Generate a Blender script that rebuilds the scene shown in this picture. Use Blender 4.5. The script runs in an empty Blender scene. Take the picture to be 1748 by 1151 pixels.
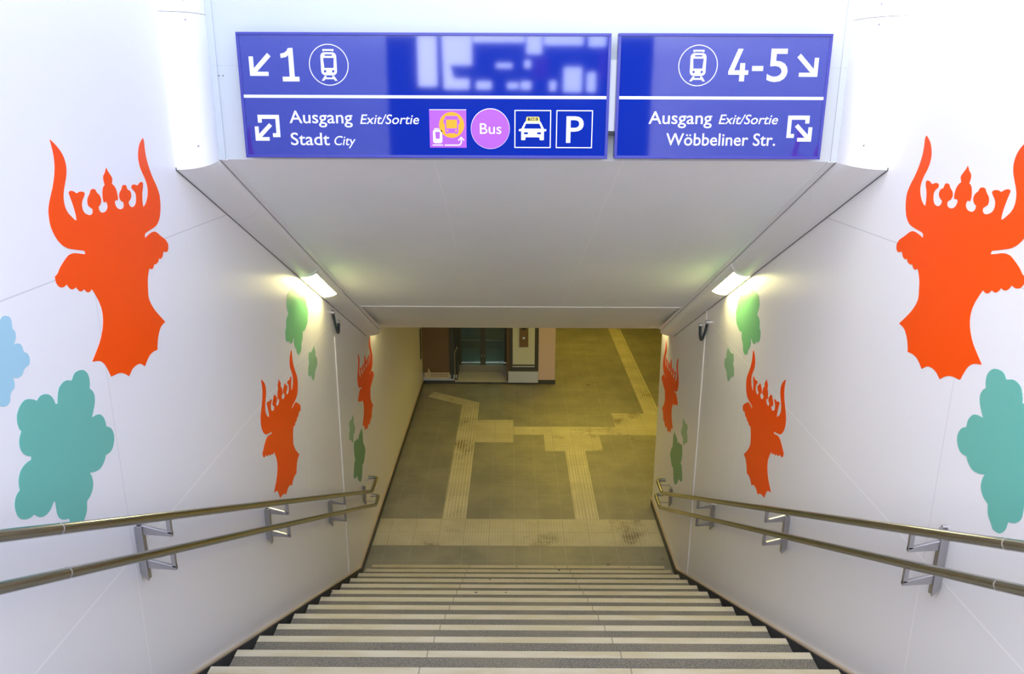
import bpy, bmesh, math, random
from mathutils import Vector, Matrix

scene = bpy.context.scene
COL = scene.collection

# ---------------------------------------------------------------- camera
CAM_Z = 4.4
cd = bpy.data.cameras.new('camera')
cam = bpy.data.objects.new('camera', cd)
COL.objects.link(cam)
cd.sensor_fit = 'HORIZONTAL'
cd.sensor_width = 36.0
cd.lens = 36.0 * 1350.5 / 1748.0
cd.clip_start = 0.05
RIGHT = Vector((0.99998944, 0.00252692, 0.00383796))
DOWN = Vector((0.00439441, -0.28172507, -0.95948511))
FWD = Vector((-0.00134329, 0.95949185, -0.2817332))
cam.matrix_world = Matrix(((RIGHT.x, -DOWN.x, -FWD.x, 0), (RIGHT.y, -DOWN.y, -FWD.y, 0),
                           (RIGHT.z, -DOWN.z, -FWD.z, CAM_Z), (0, 0, 0, 1)))
scene.camera = cam

# ---------------------------------------------------------------- exposure
vs = scene.view_settings
vs.view_transform = 'Standard'
vs.look = 'None'
vs.gamma = 1.0
vs.use_curve_mapping = False
vs.exposure = 0.0
scene.cycles.use_denoising = True
scene.cycles.max_bounces = 10
scene.cycles.diffuse_bounces = 6
scene.cycles.caustics_reflective = False
scene.cycles.caustics_refractive = False

# ---------------------------------------------------------------- sky: bright overcast
SKY_STRENGTH = 7.0
w = bpy.data.worlds.new('sky')
scene.world = w
w.use_nodes = True
nt = w.node_tree
nt.nodes.clear()
o_ = nt.nodes.new('ShaderNodeOutputWorld')
bg = nt.nodes.new('ShaderNodeBackground')
tc = nt.nodes.new('ShaderNodeTexCoord')
sx = nt.nodes.new('ShaderNodeSeparateXYZ')
rp = nt.nodes.new('ShaderNodeValToRGB')
mr = nt.nodes.new('ShaderNodeMapRange')
mr.inputs['From Min'].default_value = -1.0
mr.inputs['From Max'].default_value = 1.0
nt.links.new(tc.outputs['Generated'], sx.inputs[0])
nt.links.new(sx.outputs['Z'], mr.inputs['Value'])
nt.links.new(mr.outputs[0], rp.inputs[0])
cr = rp.color_ramp
cr.elements[0].position = 0.0
cr.elements[0].color = (0.05, 0.05, 0.05, 1)
cr.elements[1].position = 1.0
cr.elements[1].color = (0.15, 0.17, 0.21, 1)
for p_, k_ in ((0.485, 0.12), (0.505, 0.75), (0.56, 0.80), (0.66, 0.62), (0.74, 0.52), (0.86, 0.52), (0.93, 0.72)):
    e = cr.elements.new(p_); e.color = (k_, k_, k_, 1)
cr.elements[0].color = (0.14, 0.14, 0.13, 1)
cr.elements[-1].color = (0.60, 0.60, 0.60, 1)
# the clouds to the left are whiter and brighter than the bluish sky to the right
mr2 = nt.nodes.new('ShaderNodeMapRange')
mr2.inputs['From Min'].default_value = -0.55
mr2.inputs['From Max'].default_value = 0.55
nt.links.new(sx.outputs['X'], mr2.inputs['Value'])
rp2 = nt.nodes.new('ShaderNodeValToRGB')
rp2.color_ramp.elements[0].color = (1.42, 1.40, 1.44, 1)
rp2.color_ramp.elements[1].color = (0.52, 0.65, 1.00, 1)
e = rp2.color_ramp.elements.new(0.5); e.color = (0.85, 0.93, 1.09, 1)
nt.links.new(mr2.outputs[0], rp2.inputs[0])
mixc = nt.nodes.new('ShaderNodeMix')
mixc.data_type = 'RGBA'; mixc.blend_type = 'MULTIPLY'
mixc.inputs[0].default_value = 1.0
nt.links.new(rp.outputs[0], mixc.inputs[6])
nt.links.new(rp2.outputs[0], mixc.inputs[7])
bg.inputs['Strength'].default_value = SKY_STRENGTH
# the open side of the station lies behind the camera
mr3 = nt.nodes.new('ShaderNodeMapRange')
mr3.inputs['From Min'].default_value = -0.9
mr3.inputs['From Max'].default_value = 0.35
mr3.inputs['To Min'].default_value = 1.45
mr3.inputs['To Max'].default_value = 0.12
nt.links.new(sx.outputs['Y'], mr3.inputs['Value'])
mst = nt.nodes.new('ShaderNodeMath'); mst.operation = 'MULTIPLY'
mst.inputs[1].default_value = SKY_STRENGTH
nt.links.new(mr3.outputs[0], mst.inputs[0])
nt.links.new(mst.outputs[0], bg.inputs['Strength'])
nt.links.new(mixc.outputs[2], bg.inputs['Color'])
nt.links.new(bg.outputs[0], o_.inputs['Surface'])

# ---------------------------------------------------------------- key measures (metres)
XL, XR = -1.4743, 1.6016            # inner faces of the stair walls
RISE, GOING, Y_FOOT, Z_FIRST = 0.1524, 0.3078, 6.6555, 0.165
PITCH = RISE / GOING
STEP_L, STEP_R = -1.340, 1.455      # the steps stop short of the walls
N_STEP = 19
Y_FASCIA, Z_SOFFIT = 3.66, 4.158
SOFFIT_SLOPE = 0.490
Y_CORNER = 8.17                     # where the right wall ends
Y_LIFT = 12.25
Z_CEIL = 2.45
Z_TOP = 6.6

def soffit_z(y): return Z_SOFFIT - SOFFIT_SLOPE * (y - Y_FASCIA)
def nose_z(y): return Z_FIRST + (Y_FOOT - y) * PITCH

# ---------------------------------------------------------------- materials
def mat(name, col, rough=0.5, metal=0.0, spec=0.5, coat=0.0, emit=None, estr=0.0, ior=None):
    m = bpy.data.materials.new(name)
    m.use_nodes = True
    b = m.node_tree.nodes['Principled BSDF']
    b.inputs['Base Color'].default_value = (*col, 1)
    b.inputs['Roughness'].default_value = rough
    b.inputs['Metallic'].default_value = metal
    b.inputs['Specular IOR Level'].default_value = spec
    b.inputs['Coat Weight'].default_value = coat
    if ior: b.inputs['IOR'].default_value = ior
    if emit:
        b.inputs['Emission Color'].default_value = (*emit, 1)
        b.inputs['Emission Strength'].default_value = estr
    return m

class NT:
    """short hand for building node trees"""
    def __init__(s, m):
        s.t = m.node_tree; s.b = s.t.nodes['Principled BSDF']
        g = s.t.nodes.new('ShaderNodeNewGeometry')
        x = s.t.nodes.new('ShaderNodeSeparateXYZ')
        s.t.links.new(g.outputs['Position'], x.inputs[0])
        s.pos = g.outputs['Position']; s.x, s.y, s.z = x.outputs
    def val(s, v, i):
        if hasattr(v, 'is_linked') or hasattr(v, 'links'): s.t.links.new(v, i)
        else: i.default_value = v
    def m(s, op, a, b=0.0, c=0.0):
        n = s.t.nodes.new('ShaderNodeMath'); n.operation = op
        for v, i in zip((a, b, c), n.inputs): s.val(v, i)
        return n.outputs[0]
    def line(s, coord, at, half):
        return s.m('LESS_THAN', s.m('ABSOLUTE', s.m('SUBTRACT', coord, at)), half)
    def grid(s, coord, pitch, off, half):
        f = s.m('FRACT', s.m('ADD', s.m('DIVIDE', s.m('SUBTRACT', coord, off), pitch), 0.5))
        return s.m('LESS_THAN', s.m('ABSOLUTE', s.m('SUBTRACT', f, 0.5)), half / pitch)
    def mx(s, a, b): return s.m('MAXIMUM', a, b)
    def noise(s, scale, detail=3.0, rough=0.5, stretch=None):
        n = s.t.nodes.new('ShaderNodeTexNoise')
        n.inputs['Scale'].default_value = scale; n.inputs['Detail'].default_value = detail
        n.inputs['Roughness'].default_value = rough
        if stretch:
            mp = s.t.nodes.new('ShaderNodeMapping'); mp.inputs['Scale'].default_value = stretch
            s.t.links.new(s.pos, mp.inputs['Vector']); s.t.links.new(mp.outputs[0], n.inputs['Vector'])
        else: s.t.links.new(s.pos, n.inputs['Vector'])
        return n.outputs['Fac']
    def ramp(s, v, lo, hi):
        n = s.t.nodes.new('ShaderNodeMapRange'); n.interpolation_type = 'SMOOTHSTEP'
        s.val(v, n.inputs['Value']); n.inputs['From Min'].default_value = lo; n.inputs['From Max'].default_value = hi
        return n.outputs[0]
    def mix(s, f, a, b):
        n = s.t.nodes.new('ShaderNodeMix'); n.data_type = 'RGBA'
        s.val(f, n.inputs[0])
        for v, i in ((a, n.inputs[6]), (b, n.inputs[7])):
            if isinstance(v, tuple): i.default_value = (*v, 1)
            else: s.t.links.new(v, i)
        return n.outputs[2]
    def base(s, c): s.t.links.new(c, s.b.inputs['Base Color'])
    def bump(s, h, strength=0.3, dist=0.005):
        n = s.t.nodes.new('ShaderNodeBump'); n.inputs['Strength'].default_value = strength
        n.inputs['Distance'].default_value = dist
        s.t.links.new(h, n.inputs['Height']); s.t.links.new(n.outputs[0], s.b.inputs['Normal'])

# enamelled wall panels with sealed joints
def panel_mat(name, col, joint_glint, joint_high, rough=0.32):
    m = mat(name, col, rough)
    n = NT(m)
    up = n.m('GREATER_THAN', n.z, 3.0)
    low = n.mx(n.line(n.z, 2.705, 0.0035), n.m('MULTIPLY', n.m('LESS_THAN', n.z, 2.705), n.mx(n.line(n.y, 2.716, 0.0030), n.line(n.y, 5.2175, 0.0032))))
    hi = n.mx(n.line(n.z, 3.852, 0.0022), n.m('MULTIPLY', n.m('MULTIPLY', n.m('GREATER_THAN', n.z, 2.705), n.m('LESS_THAN', n.z, 4.0)), n.mx(n.line(n.y, 2.716, 0.0015), n.line(n.y, 5.2175, 0.0015))))
    c = n.mix(low, col, joint_glint)  # lower joints painted pale to stand in for the light they reflect
    c = n.mix(hi, c, joint_high)
    n.base(c)
    return m

M_WALL = panel_mat('enamel_panel', (0.865, 0.85, 0.86), (0.97, 0.96, 0.95), (0.66, 0.65, 0.66))
M_PLAIN = mat('smooth_white_render', (0.84, 0.86, 0.87), 0.6)
M_ORANGE = mat('orange_film', (1.0, 0.085, 0.003), 0.30, 0.0, 0.2)
M_GREEN = mat('sea_green_film', (0.15, 0.50, 0.42), 0.30)
M_BLUE = mat('pale_blue_film', (0.36, 0.63, 0.76), 0.30)
M_LEAF = mat('fresh_green_film', (0.20, 0.56, 0.27), 0.30)
M_SAGE = mat('sage_film', (0.30, 0.54, 0.34), 0.35)
M_DARKLEAF = mat('dark_green_film', (0.13, 0.36, 0.18), 0.35)
M_DUCT = mat('white_lacquered_sheet', (0.84, 0.84, 0.86), 0.30)
M_GAP = mat('shadow_gap_rubber', (0.10, 0.10, 0.105), 0.7)
M_TRIM = mat('white_cover_profile', (0.80, 0.76, 0.74), 0.45)
M_STEEL = mat('brushed_stainless_steel', (0.44, 0.43, 0.41), 0.20, 1.0)
M_STEEL_L = mat('cast_steel', (0.52, 0.51, 0.53), 0.38, 1.0)
M_CHROME = mat('chrome', (0.8, 0.8, 0.82), 0.12, 1.0)
M_SIGNFACE = mat('blue_sign_enamel', (0.002, 0.020, 0.30), 0.045, 0.0, 1.0)
M_SIGNFRAME = mat('blue_frame_lacquer', (0.04, 0.045, 0.31), 0.3)
M_WHITE = mat('white_print', (0.78, 0.79, 0.82), 0.35)
M_PINK = mat('orchid_print', (0.385, 0.095, 0.70), 0.3, 0.0, 0.3)
M_AMBER = mat('amber_print', (0.95, 0.36, 0.012), 0.3, 0.0, 0.3)
M_YELLOW = mat('yellow_print', (0.92, 0.75, 0.12), 0.3)
M_BLACK = mat('black_print', (0.02, 0.02, 0.02), 0.4)
M_LAMP = mat('lit_opal_diffuser', (0.9, 0.9, 0.85), 0.4, emit=(1.0, 0.87, 0.37), estr=40.0)
M_TUBE = mat('lit_warm_tube', (0.9, 0.85, 0.7), 0.4, emit=(1.0, 0.775, 0.11), estr=19.0)
M_WALLTUBE = mat('bright_warm_tube', (0.9, 0.85, 0.7), 0.4, emit=(1.0, 0.84, 0.36), estr=42.0)
M_TUNNEL = mat('tunnel_render', (0.62, 0.55, 0.42), 0.7)
M_ROSE = mat('rose_panel', (0.62, 0.48, 0.50), 0.45)
M_BROWN = mat('bronze_panel', (0.16, 0.10, 0.05), 0.4)
M_ANTHRACITE = mat('anthracite_lacquer', (0.045, 0.05, 0.055), 0.4)
M_IVORY = mat('ivory_panel', (0.58, 0.61, 0.60), 0.4)
M_ZINC = mat('bare_zinc_sheet', (0.60, 0.66, 0.82), 0.4, 0.4)
M_BRASS = mat('brassy_sheet', (0.75, 0.63, 0.40), 0.35, 0.6)
M_STRAP = mat('dark_braided_strap', (0.03, 0.045, 0.06), 0.4)
M_BEIGE = mat('beige_joint_bead', (0.46, 0.37, 0.27), 0.6)

M_SOFFIT = mat('painted_concrete', (0.66, 0.68, 0.68), 0.55)
n = NT(M_SOFFIT)
seam = n.mx(n.line(n.y, 5.985, 0.006), n.m('MULTIPLY', n.line(n.m('ADD', n.x, n.m('MULTIPLY', n.noise(3.0), 0.02)), -0.35, 0.004), n.m('LESS_THAN', n.y, 4.9)))
seam = n.mx(seam, n.line(n.m('ADD', n.x, n.m('ADD', n.m('MULTIPLY', n.y, 0.03), n.m('MULTIPLY', n.noise(4.0), 0.03))), 0.62, 0.004))
sp = n.ramp(n.noise(9.0, 2.0, 0.5, (1.0, 3.0, 3.0)), 0.735, 0.76)
c = n.mix(n.ramp(n.noise(1.6, 4.0), 0.3, 0.75), (0.85, 0.88, 0.895), (0.89, 0.91, 0.925))
c = n.mix(n.mx(n.m('MULTIPLY', seam, 0.55), n.m('MULTIPLY', sp, 0.6)), c, (0.96, 0.97, 0.96))
n.base(c)
n.bump(n.noise(5.0, 5.0), 0.15, 0.01)

M_FLOOR = mat('grey_stone_paving', (0.26, 0.26, 0.25), 0.5)
n = NT(M_FLOOR)
g = n.mx(n.grid(n.x, 0.2655, 0.018, 0.003), n.grid(n.y, 0.2780, 7.273, 0.003))
c = n.mix(n.ramp(n.noise(2.2, 5.0, 0.6), 0.3, 0.7), (0.220, 0.216, 0.180), (0.305, 0.288, 0.225))
c = n.mix(n.m('MULTIPLY', g, 0.4), c, (0.42, 0.41, 0.37))
c = n.mix(n.ramp(n.noise(7.0, 2.0), 0.70, 0.78), c, (0.13, 0.12, 0.10))
n.base(c)

def tactile(name, pattern):
    m = mat(name, (0.62, 0.60, 0.52), 0.6)
    n = NT(m)
    g = n.mx(n.grid(n.x, 0.2655, 0.018, 0.0025), n.grid(n.y, 0.2780, 7.273, 0.0025))
    if pattern == 'studs':
        p = 0.043
        u = n.m('SINE', n.m('MULTIPLY', n.m('ADD', n.x, n.y), 6.2832 / (p * 1.414)))
        v = n.m('SINE', n.m('MULTIPLY', n.m('SUBTRACT', n.x, n.y), 6.2832 / (p * 1.414)))
        h = n.ramp(n.m('MULTIPLY', u, v), 0.15, 0.75)
    elif pattern == 'ribs':
        h = n.ramp(n.m('SINE', n.m('MULTIPLY', n.x, 6.2832 / 0.038)), -0.2, 0.6)
    else:
        h = n.ramp(n.m('SINE', n.m('MULTIPLY', n.y, 6.2832 / 0.038)), -0.2, 0.6)
    c = n.mix(n.ramp(n.noise(3.0, 4.0), 0.3, 0.7), (0.54, 0.51, 0.375), (0.66, 0.625, 0.47))
    c = n.mix(n.m('MULTIPLY', n.m('SUBTRACT', 1.0, h), 0.36), c, (0.30, 0.26, 0.18))
    dirt = n.m('MULTIPLY', n.ramp(n.noise(1.9, 5.0, 0.65), 0.53, 0.70), n.m('SUBTRACT', 1.15, h))
    c = n.mix(n.m('MULTIPLY', dirt, 0.75), c, (0.13, 0.10, 0.06))
    c = n.mix(n.m('MULTIPLY', g, 0.6), c, (0.25, 0.22, 0.15))
    n.base(c)
    n.bump(h, 0.5, 0.004)
    return m
M_STUDS = tactile('studded_tactile_tile', 'studs')
M_RIBS = tactile('ribbed_guiding_tile', 'ribs')
M_CROSSRIBS = tactile('cross_ribbed_tile', 'cross')

STEP_JOINTS = (-0.409, 0.530)
M_STEP = mat('dark_terrazzo', (0.24, 0.235, 0.22), 0.75)
n = NT(M_STEP)
c = n.mix(n.ramp(n.noise(190.0, 2.0, 0.6), 0.40, 0.62), (0.085, 0.078, 0.062), (0.25, 0.228, 0.18))
c = n.mix(n.m('MULTIPLY', n.ramp(n.noise(2.0, 4.0), 0.45, 0.7), 0.35), c, (0.27, 0.225, 0.15))
j = n.mx(n.line(n.x, STEP_JOINTS[0], 0.003), n.line(n.x, STEP_JOINTS[1], 0.003))
c = n.mix(n.m('MULTIPLY', j, 0.4), c, (0.16, 0.14, 0.11))
n.base(c)
M_NOSING = mat('pale_stone_nosing', (0.66, 0.62, 0.55), 0.6)
n = NT(M_NOSING)
c = n.mix(n.ramp(n.noise(3.5, 5.0, 0.6, (1.0, 4.0, 4.0)), 0.35, 0.7), (0.535, 0.48, 0.345), (0.46, 0.40, 0.25))
c = n.mix(n.ramp(n.noise(13.0, 1.0), 0.745, 0.765), c, (0.12, 0.10, 0.09))
j = n.mx(n.line(n.x, STEP_JOINTS[0], 0.003), n.line(n.x, STEP_JOINTS[1], 0.003))
c = n.mix(n.m('MULTIPLY', j, 0.8), c, (0.20, 0.17, 0.13))
n.base(c)
M_STRINGER = mat('dark_skirting_tile', (0.055, 0.058, 0.065), 0.5)
n = NT(M_STRINGER)
c = n.mix(n.ramp(n.noise(6.0, 4.0), 0.3, 0.7), (0.042, 0.045, 0.05), (0.075, 0.078, 0.085))
c = n.mix(n.m('MULTIPLY', n.grid(n.y, 0.2655, 3.05, 0.0016), 0.6), c, (0.25, 0.25, 0.25))
n.base(c)
M_FASCIA = mat('fascia_render', (0.54, 0.575, 0.595), 0.6)
n = NT(M_FASCIA)
hole = n.m('LESS_THAN', n.m('ADD', n.m('ABSOLUTE', n.m('SUBTRACT', n.z, 4.518)), n.m('ABSOLUTE', n.m('SUBTRACT', n.m('ABSOLUTE', n.m('ADD', n.x, 1.290)), 0.009))), 0.004)
c = n.mix(n.m('MULTIPLY', n.line(n.z, 4.56, 0.0016), 0.3), (0.54, 0.575, 0.595), (0.36, 0.38, 0.39))
c = n.mix(hole, c, (0.1, 0.1, 0.1))
n.base(c)
M_GLASS = mat('green_tinted_glass', (0.30, 0.45, 0.40), 0.06, 0.0, 0.5)
M_GLASS.node_tree.nodes['Principled BSDF'].inputs['Transmission Weight'].default_value = 0.85
M_LIFTDARK = mat('lift_steel_dark', (0.34, 0.32, 0.26), 0.45, 0.5)
M_STILE = mat('dark_door_stile', (0.075, 0.075, 0.055), 0.45)
M_CABIN = mat('lift_cabin_lining', (0.20, 0.26, 0.23), 0.5)
M_CABINLAMP = mat('lit_cabin_light', (0.8, 0.9, 0.85), 0.5, emit=(0.50, 0.95, 0.78), estr=3.2)
M_LANDING = mat('landing_paving', (0.65, 0.64, 0.62), 0.7)
M_REFLDARK = mat('reflection_screen_dark', (0.07, 0.075, 0.09), 0.6)
M_REFLRED = mat('reflection_screen_red', (0.45, 0.03, 0.08), 0.6)
M_FILLGLOW = mat('added_fill_glow', (0.9, 0.9, 0.8), 0.4, emit=(1.0, 0.92, 0.55), estr=4.0)

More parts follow.
